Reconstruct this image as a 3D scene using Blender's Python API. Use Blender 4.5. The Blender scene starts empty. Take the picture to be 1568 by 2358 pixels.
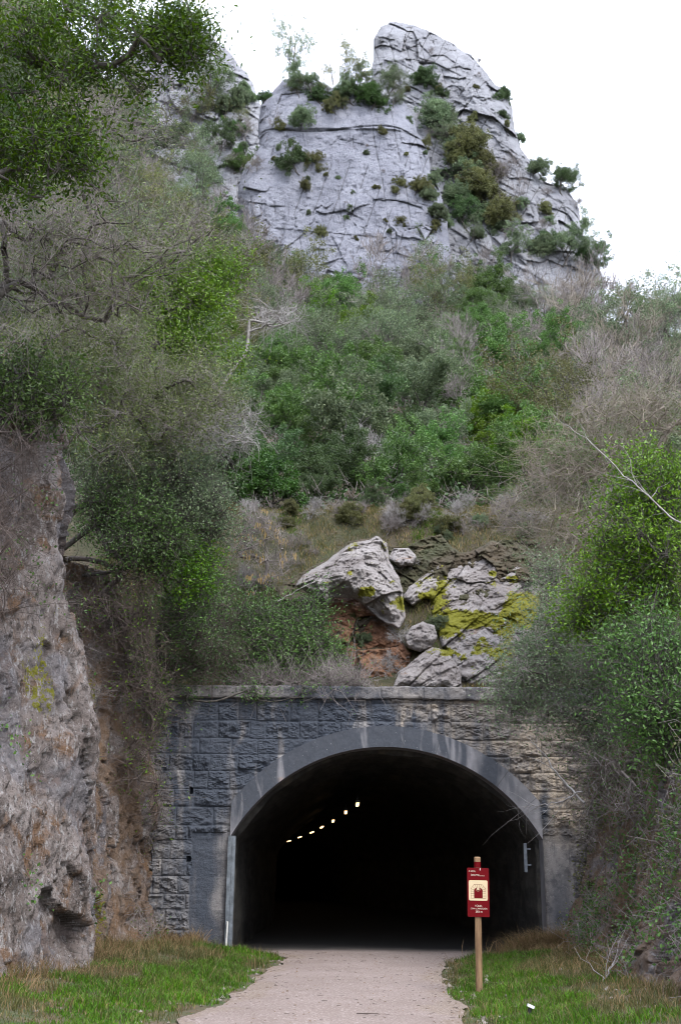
import bpy, math, random
import numpy as np
from mathutils import Matrix, Vector

# ------------------------------------------------------------------ camera, world, sun, exposure
SC = bpy.context.scene
COL = SC.collection
F = 2650.0; CU, CV = 784.0, 1179.0          # focal length and centre, in photo pixels (1568 x 2358)
CAM = np.array([0.0, 0.0, 1.5])
TILT, ROLL = math.radians(17.6), math.radians(0.5)
R3 = Matrix.Rotation(math.pi/2 + TILT, 3, 'X') @ Matrix.Rotation(ROLL, 3, 'Z')
RN = np.array(R3)
cam_d = bpy.data.cameras.new("camera")
cam = bpy.data.objects.new("camera", cam_d); COL.objects.link(cam)
cam.location = CAM; cam.rotation_euler = R3.to_euler()
cam_d.sensor_fit = 'VERTICAL'; cam_d.sensor_height = 36.0; cam_d.lens = 36.0*F/2358.0
cam_d.clip_start = 0.1; cam_d.clip_end = 3000
SC.camera = cam

SUN_EL, SUN_ROT = math.radians(52), math.radians(150)
w = bpy.data.worlds.new("World"); SC.world = w; w.use_nodes = True
nt = w.node_tree; nt.nodes.clear()
sky = nt.nodes.new('ShaderNodeTexSky'); sky.sky_type = 'NISHITA'; sky.sun_disc = False
sky.sun_elevation = SUN_EL; sky.sun_rotation = SUN_ROT
sky.air_density = 1.0; sky.dust_density = 3.0; sky.ozone_density = 1.0
bw = nt.nodes.new('ShaderNodeRGBToBW'); nt.links.new(sky.outputs[0], bw.inputs[0])
ov = nt.nodes.new('ShaderNodeMix'); ov.data_type = 'RGBA'; ov.inputs[0].default_value = 0.72   # overcast: most of the blue is gone
nt.links.new(sky.outputs[0], ov.inputs[6]); nt.links.new(bw.outputs[0], ov.inputs[7])
bg = nt.nodes.new('ShaderNodeBackground'); bg.inputs[1].default_value = 0.15
cl = nt.nodes.new('ShaderNodeMix'); cl.data_type = 'RGBA'; cl.inputs[0].default_value = 0.75            # even white cloud over the sky
nt.links.new(ov.outputs[2], cl.inputs[6]); cl.inputs[7].default_value = (7.2, 7.8, 9.3, 1)
nt.links.new(cl.outputs[2], bg.inputs[0])
wo = nt.nodes.new('ShaderNodeOutputWorld'); nt.links.new(bg.outputs[0], wo.inputs[0])
sl = bpy.data.lights.new("sun", 'SUN'); sl.energy = 1.0; sl.angle = math.radians(25); sl.color = (1.0, 0.96, 0.90)
so = bpy.data.objects.new("sun", sl); COL.objects.link(so)
so.rotation_euler = (math.pi/2 - SUN_EL, 0, -SUN_ROT + math.pi)   # the sun stands behind the camera, a little to the left
SC.view_settings.view_transform = 'Standard'; SC.view_settings.look = 'None'
SC.view_settings.exposure = 1.35; SC.view_settings.gamma = 1.0; SC.view_settings.use_curve_mapping = False
SC.render.engine = 'CYCLES'
SC.cycles.filter_width = 1.0
SC.cycles.max_bounces = 6; SC.cycles.diffuse_bounces = 3; SC.cycles.glossy_bounces = 2
SC.cycles.transmission_bounces = 3; SC.cycles.transparent_max_bounces = 4

# ------------------------------------------------------------------ helpers
def rays(u, v):
    u = np.asarray(u, float); v = np.asarray(v, float)
    c = np.stack([(u-CU)/F, -(v-CV)/F, -np.ones_like(u)], -1)
    d = c @ RN.T
    return d / d[..., 1:2]
def at(u, v, Y): return CAM + rays(u, v)*np.asarray(Y, float)[..., None] if np.ndim(Y) else CAM + rays(u, v)*Y
def proj(P):
    q = (np.asarray(P)-CAM) @ RN
    return CU + F*q[..., 0]/-q[..., 2], CV - F*q[..., 1]/-q[..., 2], -q[..., 2]

def _h(ix, iy, iz, s):
    n = (ix*374761393 + iy*668265263 + iz*1442695041 + s*974634777) & 0xffffffff
    n = ((n ^ (n >> 13))*1274126177) & 0xffffffff
    n = ((n ^ (n >> 15))*2246822519) & 0xffffffff
    return ((n ^ (n >> 16)) & 0xffffff)/float(0x1000000)
def vnoise(p, s=0):
    f = np.floor(p); i = f.astype(np.int64); t = p-f; t = t*t*(3-2*t)
    x, y, z = i[..., 0], i[..., 1], i[..., 2]; a, b, c = t[..., 0], t[..., 1], t[..., 2]
    r = 0
    for dx in (0, 1):
        wx = a if dx else 1-a
        for dy in (0, 1):
            wy = b if dy else 1-b
            for dz in (0, 1):
                r = r + wx*wy*(c if dz else 1-c)*_h(x+dx, y+dy, z+dz, s)
    return r*2-1
def fbm(p, o=4, s=0, g=0.5):
    r = 0; a = 1.0; q = np.asarray(p, float)
    for k in range(o):
        r = r + a*vnoise(q + 17.3*k, s+k); q = q*2.03; a *= g
    return r
def ridge(p, o=4, s=0, g=.55):
    r = 0; a = 1.0; q = np.asarray(p, float)
    for k in range(o):
        r = r + a*(1-2*np.abs(vnoise(q+13.7*k, s+k))); q = q*2.1; a *= g
    return r
def voro(p, s=0):
    i0 = np.floor(p).astype(np.int64); f1 = np.full(p.shape[:-1], 9.0); f2 = f1.copy(); idh = np.zeros(f1.shape+(4,)); 
    for dx in (-1, 0, 1):
        for dy in (-1, 0, 1):
            for dz in (-1, 0, 1):
                x, y, z = i0[..., 0]+dx, i0[..., 1]+dy, i0[..., 2]+dz
                c = np.stack([x+_h(x, y, z, s), y+_h(x, y, z, s+1), z+_h(x, y, z, s+2)], -1)
                d = np.sqrt(((p-c)**2).sum(-1)); m = d < f1
                f2 = np.where(m, f1, np.minimum(f2, d))
                idh[m] = np.stack([_h(x, y, z, s+3), c[..., 0]-p[..., 0], c[..., 1]-p[..., 1], c[..., 2]-p[..., 2]], -1)[m]
                f1 = np.where(m, d, f1)
    return f1, f2, idh
def sst(a, b, x): t = np.clip((x-a)/(b-a), 0, 1); return t*t*(3-2*t)

def make_mesh(name, V, Fs, smooth=False, attrs=None, midx=None):
    V = np.asarray(V, np.float32)
    if isinstance(Fs, np.ndarray) or not isinstance(Fs[0], np.ndarray): Fs = [np.asarray(Fs)]
    Fs = [np.asarray(f, np.int32) for f in Fs if len(f)]
    me = bpy.data.meshes.new(name)
    me.vertices.add(len(V)); me.vertices.foreach_set('co', V.ravel())
    tot = np.concatenate([np.full(len(f), f.shape[1], np.int32) for f in Fs])
    lv = np.concatenate([f.ravel() for f in Fs]).astype(np.int32)
    me.loops.add(len(lv)); me.loops.foreach_set('vertex_index', lv)
    me.polygons.add(len(tot)); st = np.zeros(len(tot), np.int32); st[1:] = np.cumsum(tot)[:-1]
    me.polygons.foreach_set('loop_start', st); me.polygons.foreach_set('loop_total', tot)
    me.polygons.foreach_set('use_smooth', np.full(len(tot), smooth))
    if midx is not None: me.polygons.foreach_set('material_index', np.asarray(midx, np.int32))
    for k, a in (attrs or {}).items():
        at_ = me.attributes.new(k, 'FLOAT', 'POINT'); at_.data.foreach_set('value', np.asarray(a, np.float32).ravel())
    me.update(calc_edges=True); me.validate()
    return me
def link(name, me, mat=None, parent=None, loc=None):
    o = bpy.data.objects.new(name, me); COL.objects.link(o)
    if mat is not None and me is not None and len(me.materials) == 0: me.materials.append(mat)
    if parent is not None: o.parent = parent
    if loc is not None: o.location = loc
    return o
def obj(name, V, Fs, mat, parent=None, smooth=False, attrs=None):
    V = np.asarray(V, float)
    if parent is not None: V = V - np.array(parent.location)
    return link(name, make_mesh(name, V, Fs, smooth, attrs), mat, parent)
def tag(o, label=None, cat=None, group=None, kind=None):
    if label: o['label'] = label
    if cat: o['category'] = cat
    if group: o['group'] = group
    if kind: o['kind'] = kind
    return o
def thing(name, loc, label, cat, group=None):
    o = bpy.data.objects.new(name, None); COL.objects.link(o); o.location = [float(c) for c in loc]
    o.empty_display_size = 0.2
    return tag(o, label, cat, group)
class MB:
    def __init__(s): s.V = []; s.F = {}; s.n = 0
    def add(s, V, Fa):
        V = np.asarray(V, float); Fa = np.asarray(Fa)
        s.V.append(V); s.F.setdefault(Fa.shape[1], []).append(Fa+s.n); s.n += len(V)
    def box(s, c, sz, rot=None):
        b = np.array([[x, y, z] for x in (-.5, .5) for y in (-.5, .5) for z in (-.5, .5)])*np.array(sz)
        if rot is not None: b = b @ np.array(rot).T
        s.add(b+np.array(c), [[0, 1, 3, 2], [4, 6, 7, 5], [0, 4, 5, 1], [2, 3, 7, 6], [0, 2, 6, 4], [1, 5, 7, 3]])
    def prism(s, pts, y0, y1):           # polygon in x,z extruded along y
        n = len(pts); p = np.array(pts)
        V = np.concatenate([np.c_[p[:, 0], np.full(n, y0), p[:, 1]], np.c_[p[:, 0], np.full(n, y1), p[:, 1]]])
        s.V.append(V)
        s.F.setdefault(n, []).append(np.array([list(range(n)), list(range(2*n-1, n-1, -1))])+s.n)
        s.F.setdefault(4, []).append(np.array([[i, (i+1) % n, n+(i+1) % n, n+i][::-1] for i in range(n)])+s.n)
        s.n += 2*n
    def make(s, name, mat, parent=None, smooth=False, local=False):
        V = np.concatenate(s.V); Fs = [np.concatenate(f) for f in s.F.values()]
        if parent is not None and not local: V = V-np.array(parent.location)
        return link(name, make_mesh(name, V, Fs, smooth), mat, parent)
def grid_faces(nr, nc, keep=None):
    a = np.arange(nr*nc).reshape(nr, nc)
    q = np.stack([a[:-1, :-1], a[:-1, 1:], a[1:, 1:], a[1:, :-1]], -1)
    return q[keep] if keep is not None else q.reshape(-1, 4)
def compact(V, Fa, *attrs):
    used = np.unique(Fa); m = np.zeros(len(V), np.int64); m[used] = np.arange(len(used))
    return (V[used], m[Fa]) + tuple(a[used] for a in attrs)

# ------------------------------------------------------------------ materials
def lin(r, g, b): return tuple(((c/255)/12.92 if c/255 <= .04045 else ((c/255+.055)/1.055)**2.4) for c in (r, g, b)) + (1,)
class NT:
    def __init__(s, name):
        s.m = bpy.data.materials.new(name); s.m.use_nodes = True; s.t = s.m.node_tree; s.t.nodes.clear()
        s.out = s.t.nodes.new('ShaderNodeOutputMaterial'); s.b = s.n('ShaderNodeBsdfPrincipled')
        s.L(s.b.outputs[0], s.out.inputs[0])
    def n(s, ty, **k):
        x = s.t.nodes.new(ty)
        for a, v in k.items(): setattr(x, a, v)
        return x
    def L(s, a, b): s.t.links.new(a, b)
    def coord(s, scale=(1, 1, 1), what='Object', rot=(0, 0, 0)):
        c = s.n('ShaderNodeTexCoord'); m = s.n('ShaderNodeMapping'); m.inputs['Scale'].default_value = scale
        m.inputs['Rotation'].default_value = rot
        s.L(c.outputs[what], m.inputs[0]); return m.outputs[0]
    def noise(s, vec, sc, det=5, rough=.6, dist=0):
        x = s.n('ShaderNodeTexNoise'); x.inputs['Scale'].default_value = sc; x.inputs['Detail'].default_value = det
        x.inputs['Roughness'].default_value = rough; x.inputs['Distortion'].default_value = dist
        if vec is not None: s.L(vec, x.inputs['Vector'])
        return x.outputs['Fac']
    def vor(s, vec, sc, feat='F1'):
        x = s.n('ShaderNodeTexVoronoi'); x.feature = feat; x.inputs['Scale'].default_value = sc; s.L(vec, x.inputs['Vector'])
        return x.outputs['Distance']
    def ramp(s, f, a, b, c0=0.0, c1=1.0):
        x = s.n('ShaderNodeMapRange'); x.interpolation_type = 'SMOOTHSTEP'
        x.inputs[1].default_value = a; x.inputs[2].default_value = b; x.inputs[3].default_value = c0; x.inputs[4].default_value = c1
        s.L(f, x.inputs[0]); return x.outputs[0]
    def mix(s, f, a, b, mode='MIX'):
        x = s.n('ShaderNodeMix'); x.data_type = 'RGBA'; x.blend_type = mode
        for i, v in ((0, f), (6, a), (7, b)):
            if isinstance(v, (int, float)): x.inputs[i].default_value = v
            elif isinstance(v, tuple): x.inputs[i].default_value = v if len(v) == 4 else v+(1,)
            else: s.L(v, x.inputs[i])
        return x.outputs[2]
    def math(s, op, a, b=None):
        x = s.n('ShaderNodeMath', operation=op)
        for i, v in ((0, a), (1, b)):
            if v is None: continue
            if isinstance(v, (int, float)): x.inputs[i].default_value = v
            else: s.L(v, x.inputs[i])
        return x.outputs[0]
    def attr(s, name):
        x = s.n('ShaderNodeAttribute'); x.attribute_name = name; return x.outputs['Fac']
    def bump(s, h, strength=.5, dist=.02):
        x = s.n('ShaderNodeBump'); x.inputs['Strength'].default_value = strength; x.inputs['Distance'].default_value = dist
        s.L(h, x.inputs['Height']); s.L(x.outputs[0], s.b.inputs['Normal'])
    def col(s, c):
        if isinstance(c, tuple): s.b.inputs['Base Color'].default_value = c if len(c) == 4 else c+(1,)
        else: s.L(c, s.b.inputs['Base Color'])
    def rough(s, r): s.b.inputs['Roughness'].default_value = r

def rock_mat(name, pale, mid, dark, ochre, och=(.62, .75), sc=1.0, streak=0.5, lich=.5, crackc=None, grit=0):
    N = NT(name); v = N.coord()
    n1 = N.noise(v, .55*sc, 8, .65, .6); c = N.mix(N.ramp(n1, .36, .62), mid, pale)
    n2 = N.noise(v, 2.6*sc, 8, .7); c = N.mix(N.ramp(n2, .52, .72, 0, .65), c, dark)
    if streak:
        vs = N.coord((2.2*sc, 2.2*sc, .18*sc)); n3 = N.noise(vs, 1.5, 5, .6)
        c = N.mix(N.ramp(n3, .55, .75, 0, streak), c, dark)
        n3b = N.noise(vs, 2.7, 4, .6); c = N.mix(N.ramp(n3b, .6, .74, 0, streak*.7), c, pale)
    n4 = N.noise(v, .9*sc, 6, .6, 1.0); c = N.mix(N.ramp(n4, och[0], och[1], 0, .85), c, ochre)
    n5 = N.noise(v, 9*sc, 4, .7); c = N.mix(N.ramp(n5, .56, .7, 0, lich), c, dark)
    n6 = N.noise(v, 14*sc, 3, .7); c = N.mix(N.ramp(n6, .6, .75, 0, lich*.8), c, pale)
    if grit:
        vg = N.coord((1, 1, .38)); c = N.mix(N.ramp(N.noise(vg, 9*sc, 6, .75), .53, .61, 0, grit), c, (.60, .57, .56))
        c = N.mix(N.ramp(N.noise(vg, 7.3*sc, 6, .75, .5), .55, .62, 0, grit), c, dark)
        c = N.mix(N.ramp(N.noise(v, .5*sc, 3, .5), .52, .6, 0, .45), c, (.22, .225, .26))
    c = N.mix(N.ramp(N.attr('crack'), .2, 1, 0, .8), c, crackc or (.05, .045, .035))
    c = N.mix(N.math('MULTIPLY', N.attr('warm'), N.ramp(N.noise(v, .8*sc, 5, .6, .8), .38, .56)), c, N.mix(N.noise(v, 6*sc, 5, .7), (.30, .17, .09), (.20, .14, .09)))
    mf = N.math('ADD', N.attr('moss'), N.math('MULTIPLY', N.math('SUBTRACT', N.noise(v, 7*sc, 5, .75), .5), 1.3))
    c = N.mix(N.ramp(mf, .50, .62), c, N.mix(N.noise(v, 12, 3), (.17, .165, .010), (.34, .33, .02)))
    N.col(c); N.rough(.9)
    h = N.math('ADD', N.noise(v, 7*sc, 8, .7), N.math('MULTIPLY', N.noise(v, 30*sc, 4, .7), .35))
    h = N.math('ADD', h, N.math('MULTIPLY', N.noise(N.coord((1, 1, .35)), 16*sc, 5, .75), .6)); N.bump(h, 1.0, .2/sc)
    return N.m
def simple_mat(name, c1, c2, sc=6, rough=.85, bump=.3, bd=.01, scale=(1, 1, 1)):
    N = NT(name); v = N.coord(scale); n = N.noise(v, sc, 6, .65)
    N.col(N.mix(N.ramp(n, .35, .65), c1, c2)); N.rough(rough)
    if bump: N.bump(N.noise(v, sc*3, 5, .7), bump, bd)
    return N.m
def leaf_mat(name, c1, c2, rough=.5, trans=.34, c3=None):
    N = NT(name); g = N.n('ShaderNodeNewGeometry'); oi = N.n('ShaderNodeObjectInfo')
    c = N.mix(g.outputs['Random Per Island'], c1, c2)
    if c3: c = N.mix(N.ramp(g.outputs['Random Per Island'], .9, .93), c, c3)
    n = N.noise(N.coord(), .8, 3); 
    c = N.mix(1.0, c, N.mix(N.ramp(n, .3, .7), (.78, .8, .75), (1.2, 1.18, 1.1)), 'MULTIPLY')
    hv = N.n('ShaderNodeHueSaturation'); N.L(c, hv.inputs['Color']); hv.inputs['Saturation'].default_value = 1.12
    N.L(N.math('ADD', N.math('MULTIPLY', oi.outputs['Random'], .03), .485), hv.inputs['Hue'])
    N.L(N.math('ADD', N.math('MULTIPLY', oi.outputs['Random'], .5), .75), hv.inputs['Value'])
    N.col(hv.outputs[0]); N.rough(rough); N.b.inputs['Specular IOR Level'].default_value = .45
    tr = N.n('ShaderNodeBsdfTranslucent'); N.L(hv.outputs[0], tr.inputs[0])
    ms = N.n('ShaderNodeMixShader'); ms.inputs[0].default_value = trans
    N.L(N.b.outputs[0], ms.inputs[1]); N.L(tr.outputs[0], ms.inputs[2]); N.L(ms.outputs[0], N.out.inputs[0])
    return N.m

M = {}
M['peak'] = rock_mat('pale_limestone', (.42, .42, .45), (.31, .31, .335), (.15, .15, .165), (.30, .25, .19), (.66, .8), sc=.45, streak=.6, lich=.5)
M['slab'] = rock_mat('streaked_limestone', (.36, .365, .42), (.25, .255, .30), (.13, .13, .16), (.28, .22, .16), (.68, .82), sc=.5, streak=1.0, lich=.5)
M['cliff'] = rock_mat('cutting_rock', (.40, .34, .315), (.215, .17, .15), (.065, .05, .042), (.26, .14, .065), (.50, .64), sc=1.6, streak=.8, lich=.9, grit=.75)
M['outcrop'] = rock_mat('mossy_outcrop_rock', (.50, .455, .44), (.34, .30, .29), (.11, .10, .09), (.30, .17, .09), (.60, .74), sc=1.6, streak=.2, lich=.6)
M['clay'] = rock_mat('orange_clay_rock', (.33, .17, .09), (.22, .10, .055), (.07, .045, .03), (.36, .24, .15), (.58, .72), sc=1.8, streak=.2, lich=.4)
M['leaf_dark'] = leaf_mat('dark_evergreen_leaf', (.045, .080, .034), (.115, .170, .075), .42)
M['leaf_mid'] = leaf_mat('green_leaf', (.065, .125, .040), (.155, .255, .085), .42)
M['leaf_grey'] = leaf_mat('grey_green_leaf', (.10, .14, .085), (.22, .27, .165), .5)
M['leaf_olive'] = leaf_mat('olive_leaf', (.095, .105, .045), (.20, .20, .095), .55)
M['leaf_bright'] = leaf_mat('bright_green_leaf', (.078, .165, .024), (.19, .31, .050), .38, .3)
M['leaf_holly'] = leaf_mat('fresh_green_leaf', (.035, .085, .022), (.085, .17, .045), .4, .3)
M['leaf_moss'] = leaf_mat('mossy_olive_leaf', (.095, .13, .05), (.21, .255, .11), .5)
M['leaf_rust'] = leaf_mat('dry_brown_leaf', (.12, .075, .035), (.24, .16, .09), .7)
M['leaf_near'] = leaf_mat('glossy_near_leaf', (.034, .080, .012), (.11, .21, .022), .33, .35)
M['bark'] = simple_mat('dark_bark', (.045, .038, .032), (.11, .098, .085), 9)
M['bark_pale'] = simple_mat('pale_bark', (.17, .15, .135), (.33, .31, .29), 9)
M['twig'] = simple_mat('grey_brown_twig', (.14, .118, .112), (.29, .255, .24), 2, bump=0)
M['twig_tan'] = simple_mat('tan_twig', (.18, .15, .12), (.32, .275, .22), 2, bump=0)
M['twig_grey'] = simple_mat('pale_grey_twig', (.22, .20, .19), (.40, .38, .37), 2, bump=0)
M['twig_dark'] = simple_mat('dark_brown_twig', (.06, .045, .038), (.15, .115, .10), 2, bump=0)

# ------------------------------------------------------------------ the land
YS = [8, 25.4, 26.5, 29, 32, 34, 40, 60, 80, 100, 115, 150, 230]
ZS = [4.9, 5.1, 5.8, 8.4, 11.4, 12.0, 14.4, 26.2, 39.5, 53, 61, 72, 74]
def H0(x, y):
    c = np.interp(y, YS, ZS); t = np.clip(-x-5, 0, None)
    c = c + t*np.clip((y-26)/80, 0, 1.1)*1.2
    c = c - np.clip(x-24, 0, None)*np.clip((y-80)/60, 0, 1)*.45
    bL = 5.2 + 2.4*sst(4.8, 7.2, -x) + .9*np.clip(-x-6.6, 0, 60)
    bL = np.where(y > 27, bL-1.2*(y-27), bL); bL = np.where(x < -3, bL, -9)
    bR = 4.9 + .75*np.clip(x-6.2, 0, 60); bR = np.where(x > 3, bR-.6*np.clip(y-25, 0, 99), -9)
    return np.maximum(c, np.maximum(bL, np.where(y < 40, bR, -9)))
def H0b(x, y):                                 # beside the cutting the banks alone set the height
    h = H0(x, y)
    bL = 7.5 + .9*np.clip(-x-6.6, 0, 60); bR = 4.9 + .75*np.clip(x-6.2, 0, 60)
    return np.where(y < 25.4, np.where(x < 0, bL, bR), h)
def H(x, y):
    x = np.asarray(x, float); y = np.asarray(y, float)
    p = np.stack([x, y, 0*x], -1)
    a = np.clip((y-26)/30, .15, 1)
    return H0b(x, y) + a*(1.6*fbm(p*.09, 3, 5) + .35*fbm(p*.6, 3, 9)) + .22*fbm(p*.55, 4, 19)*sst(26, 28, y)*sst(40, 34, y)
def hit(u, v, y0=25.8, y1=220):                # where the line of sight through a photo pixel meets the slope
    d = rays(u, v); Y = np.arange(y0, y1, .1); P = CAM+d*Y[:, None]
    k = np.nonzero(P[:, 2] < H(P[:, 0], P[:, 1]))[0]
    return P[k[0]] if len(k) else P[-1]

CL_Y = [6, 10, 14, 16, 17.2, 18.2, 19.0, 20.5, 22, 23.4, 24.4, 25.7]
CL_X = [-5.2, -4.9, -4.3, -3.75, -3.45, -3.55, -4.75, -4.7, -4.2, -3.45, -3.5, -4.0]
def xL(y): return np.interp(y, CL_Y, CL_X)
def xR(y): return np.interp(y, [6, 13, 18, 22, 25.7], [4.3, 4.2, 4.5, 4.7, 4.75])

# hillside: one sheet, open where the railway cutting runs
N = NT('hillside_soil'); v = N.coord()
c = N.mix(N.ramp(N.noise(v, .5, 8, .7), .35, .65), (.075, .055, .035), (.05, .055, .022))
c = N.mix(N.ramp(N.noise(v, 2.5, 6, .7), .5, .7, 0, .7), c, (.14, .105, .065)); N.col(c); N.rough(.95)
N.bump(N.noise(v, 4, 8, .75), .9, .15); M['soil'] = N.m
ya = np.concatenate([np.arange(6, 25.3, .5), np.arange(25.4, 36, .16), 36*np.exp(np.linspace(0, math.log(230/36.), 170))])
xa = np.concatenate([np.arange(-90, -14, 1.2), np.arange(-14, 14, .22), np.arange(14, 100, 1.2)])
X, Y = np.meshgrid(xa, ya); Z = H(X, Y)
cx = (X[:-1, :-1]+X[1:, 1:])/2; cy = (Y[:-1, :-1]+Y[1:, 1:])/2
keep = ~((cy < 25.45) & (cx > xL(cy)-2.9) & (cx < xR(cy)+1.5))
V = np.stack([X, Y, Z], -1).reshape(-1, 3)
V, Fa = compact(V, grid_faces(*X.shape, keep))
tag(obj('hillside', V, Fa, M['soil'], smooth=True), kind='structure')

# far ground, one sheet
tag(obj('ground', [[-900, -400, -.35], [900, -400, -.35], [900, 1500, -.35], [-900, 1500, -.35]], [[0, 1, 2, 3]],
        M['soil']), kind='structure')

# ---- rock shapes
def blocks(P, scale, amp, tilt, crack, cw=.06, s=0, warp=.35):
    q = P/np.array(scale); q = q + warp*np.stack([fbm(q*1.1+k*9.1, 2, s+k*3) for k in range(3)], -1)
    f1, f2, idh = voro(q, s)
    e = f2-f1; ck = (1-sst(0, cw, e))*sst(-.25, .45, fbm(q*.9+31, 3, s+60))
    r = idh[..., 0]
    t = (idh[..., 1]*(np.modf(r*17)[0]-.5) + idh[..., 3]*(np.modf(r*31)[0]-.5))*tilt
    return (r-.5)*amp + t - ck*crack, ck
def poly_dist(poly, U, V):
    p = np.array(poly, float); q = np.roll(p, -1, 0); ins = np.zeros(U.shape, bool); d = np.full(U.shape, 1e9)
    for (x0, y0), (x1, y1) in zip(p, q):
        c = ((y0 > V) != (y1 > V)); xx = (x1-x0)*(V-y0)/((y1-y0) or 1e-9)+x0
        ins ^= c & (U < xx)
        L2 = (x1-x0)**2+(y1-y0)**2 or 1e-9; t = np.clip(((U-x0)*(x1-x0)+(V-y0)*(y1-y0))/L2, 0, 1)
        d = np.minimum(d, np.hypot(U-x0-t*(x1-x0), V-y0-t*(y1-y0)))
    return np.where(ins, d, -d)
PICK = []
def rock_mass(name, poly, Yc, lean, bulge, edge, step, disp, mat, ragged=6, back=True, thick=None, mossf=None, vc=None, parent=None):
    p = np.array(poly, float); u0, v0 = p.min(0)-10; u1, v1 = p.max(0)+10
    U, V = np.meshgrid(np.arange(u0, u1, step), np.arange(v0, v1, step))
    q = np.stack([U, V, 0*U], -1)
    rg = ragged*fbm(q/55., 5, 77) 
    d = poly_dist(poly, U+rg, V+ragged*fbm(q/55.+40, 5, 78))
    kc = (d > 0); keep = kc[:-1, :-1] & kc[1:, :-1] & kc[:-1, 1:] & kc[1:, 1:]
    full = np.zeros(U.shape, int); 
    for a in (slice(0, -1), slice(1, None)):
        for b in (slice(0, -1), slice(1, None)): full[a, b] += keep
    rim = full < 4
    D = rays(U, V); vc_ = p[:, 1].mean() if vc is None else vc
    zc = (CAM+rays(p[:, 0].mean(), vc_)*Yc)[2]
    Yp = (Yc+lean*(CAM[2]-zc))/(1-lean*D[..., 2])
    dm = np.clip(d, 0, None)*Yc/F
    t = np.clip(dm/edge, 0, 1); prof = np.sqrt(np.clip(1-(1-t)**2, 0, 1)); prof[rim] = 0
    Pb = CAM+D*(Yp-bulge*prof)[..., None]
    n, ck = disp(Pb); pin = np.clip(dm/(.12*edge), 0, 1); pin[rim] = 0
    Yf = Yp-bulge*prof-n*pin
    Pf = CAM+D*Yf[..., None]
    moss = np.zeros(U.shape) if mossf is None else mossf(U, V, Pf)
    Fg = grid_faces(*U.shape, keep)[:, ::-1]
    Vv, Fc, cka, ma = compact(Pf.reshape(-1, 3), Fg, ck.ravel(), moss.ravel())
    PICK.append(Vv)
    if back:
        th = thick or bulge
        g = int(max(1, round(6/step)))
        Pk = CAM+D*(Yp+th*prof)[..., None]; Vb, Fb = compact(Pk.reshape(-1, 3), grid_faces(*U.shape, keep))
        Fc = np.concatenate([Fc, Fb+len(Vv)]); Vv = np.concatenate([Vv, Vb]); cka = np.concatenate([cka, np.zeros(len(Vb))]); ma = np.concatenate([ma, np.zeros(len(Vb))])
    return obj(name, Vv, Fc, mat, parent, smooth=True, attrs={'crack': cka, 'moss': ma}), (U, V, Pf, moss, keep)

def pick(u, v):                                # nearest rock or slope point seen at a photo pixel
    best = hit(u, v)
    for A in PICK:
        a, b, dd = proj(A); m = np.hypot(a-u, b-v) < 5
        if m.any():
            k = np.nonzero(m)[0]; P = A[k[np.argmin(dd[k])]]
            if P[1] < best[1]: best = P
    return best

def joints(P, specs, s=0):
    ck = np.zeros(P.shape[:-1]); st = np.zeros(P.shape[:-1])
    for k, (ang, sp, gate, dep) in enumerate(specs):
        a = math.radians(ang); t = (P[..., 0]*math.cos(a)+P[..., 2]*math.sin(a))/sp+.07*fbm(P/sp*.35+k*7, 3, s+k)
        f = np.abs(t-np.round(t))*sp; g = sst(gate, gate+.25, fbm(P/sp*.45+k*5, 3, s+30+k)); w = (1-sst(0, .13, f))*g
        ck = np.maximum(ck, w); st = st+(_h(np.floor(t+.5).astype(np.int64), 0*t.astype(np.int64), 0*t.astype(np.int64), s+k)-.5)*dep
    return st-ck*.18, ck
def d_peak(P):
    jn, cj = joints(P, ((50, 2.6, -.1, .5), (-28, 3.4, 0, .5), (8, 1.9, .0, .2), (-12, 2.4, .05, .2)), 200)
    a = math.radians(-38); ca, sa = math.cos(a), math.sin(a)
    Q = np.stack([P[..., 0]*ca-P[..., 2]*sa, P[..., 1]*.5, P[..., 0]*sa+P[..., 2]*ca], -1)
    n1, c1 = blocks(Q, (4.4, 6, 8.0), 1.5, 1.8, .12, .03, 1, .04)
    n2, c2 = blocks(Q, (2.0, 4, 2.9), .45, .8, .06, .035, 20, .04)
    n3, c3 = blocks(Q, (.85, 2, 1.2), .13, .3, .03, .05, 40, .05)
    f = ridge(P*.7, 5, 7, .6)*.14 + fbm(P*.16, 2, 70)*.9
    return n1+n2+n3+f+jn, np.maximum(np.maximum(c1*.7, cj*.8), np.maximum(c2*.45, c3*.2))
zled = float(at(780, 300, 112)[2])
def d_slab(P):
    n1, c1 = blocks(P, (6, 8, 5.0), .6, .8, .12, .02, 3, .04)
    n2, c2 = blocks(P, (2.3, 3, 1.8), .22, .4, .05, .03, 23, .06)
    jn, cj = joints(P, ((6, 2.4, .0, .15), (84, 3.6, .15, .2), (-14, 2.0, .15, .1)), 300)
    side = sst(-8.5, -11, P[..., 0])+sst(6, 10, P[..., 0]); mid = np.clip(side+sst(13, 17, P[..., 2]-72)+sst(75, 71, P[..., 2]), .18, 1)
    led = vnoise(np.stack([P[..., 0]*.05, P[..., 1]*0, P[..., 2]*.35], -1), 90)*.35
    f = fbm(P*1.1, 3, 8, .6)*.12+ridge(P*np.array([1.6, 1.6, 1.6]), 4, 18, .6)*.05+.9*sst(.25, -.05, np.abs(P[..., 2]-zled-.5*np.sin(P[..., 0]*.4)))*-.35+.35*sst(-.2, .2, P[..., 2]-zled)
    return (n1+n2)*mid*1.4+f+led*.6+jn*.8, np.maximum(np.maximum(c1*mid, c2*mid*.5), cj*.7)
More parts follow.
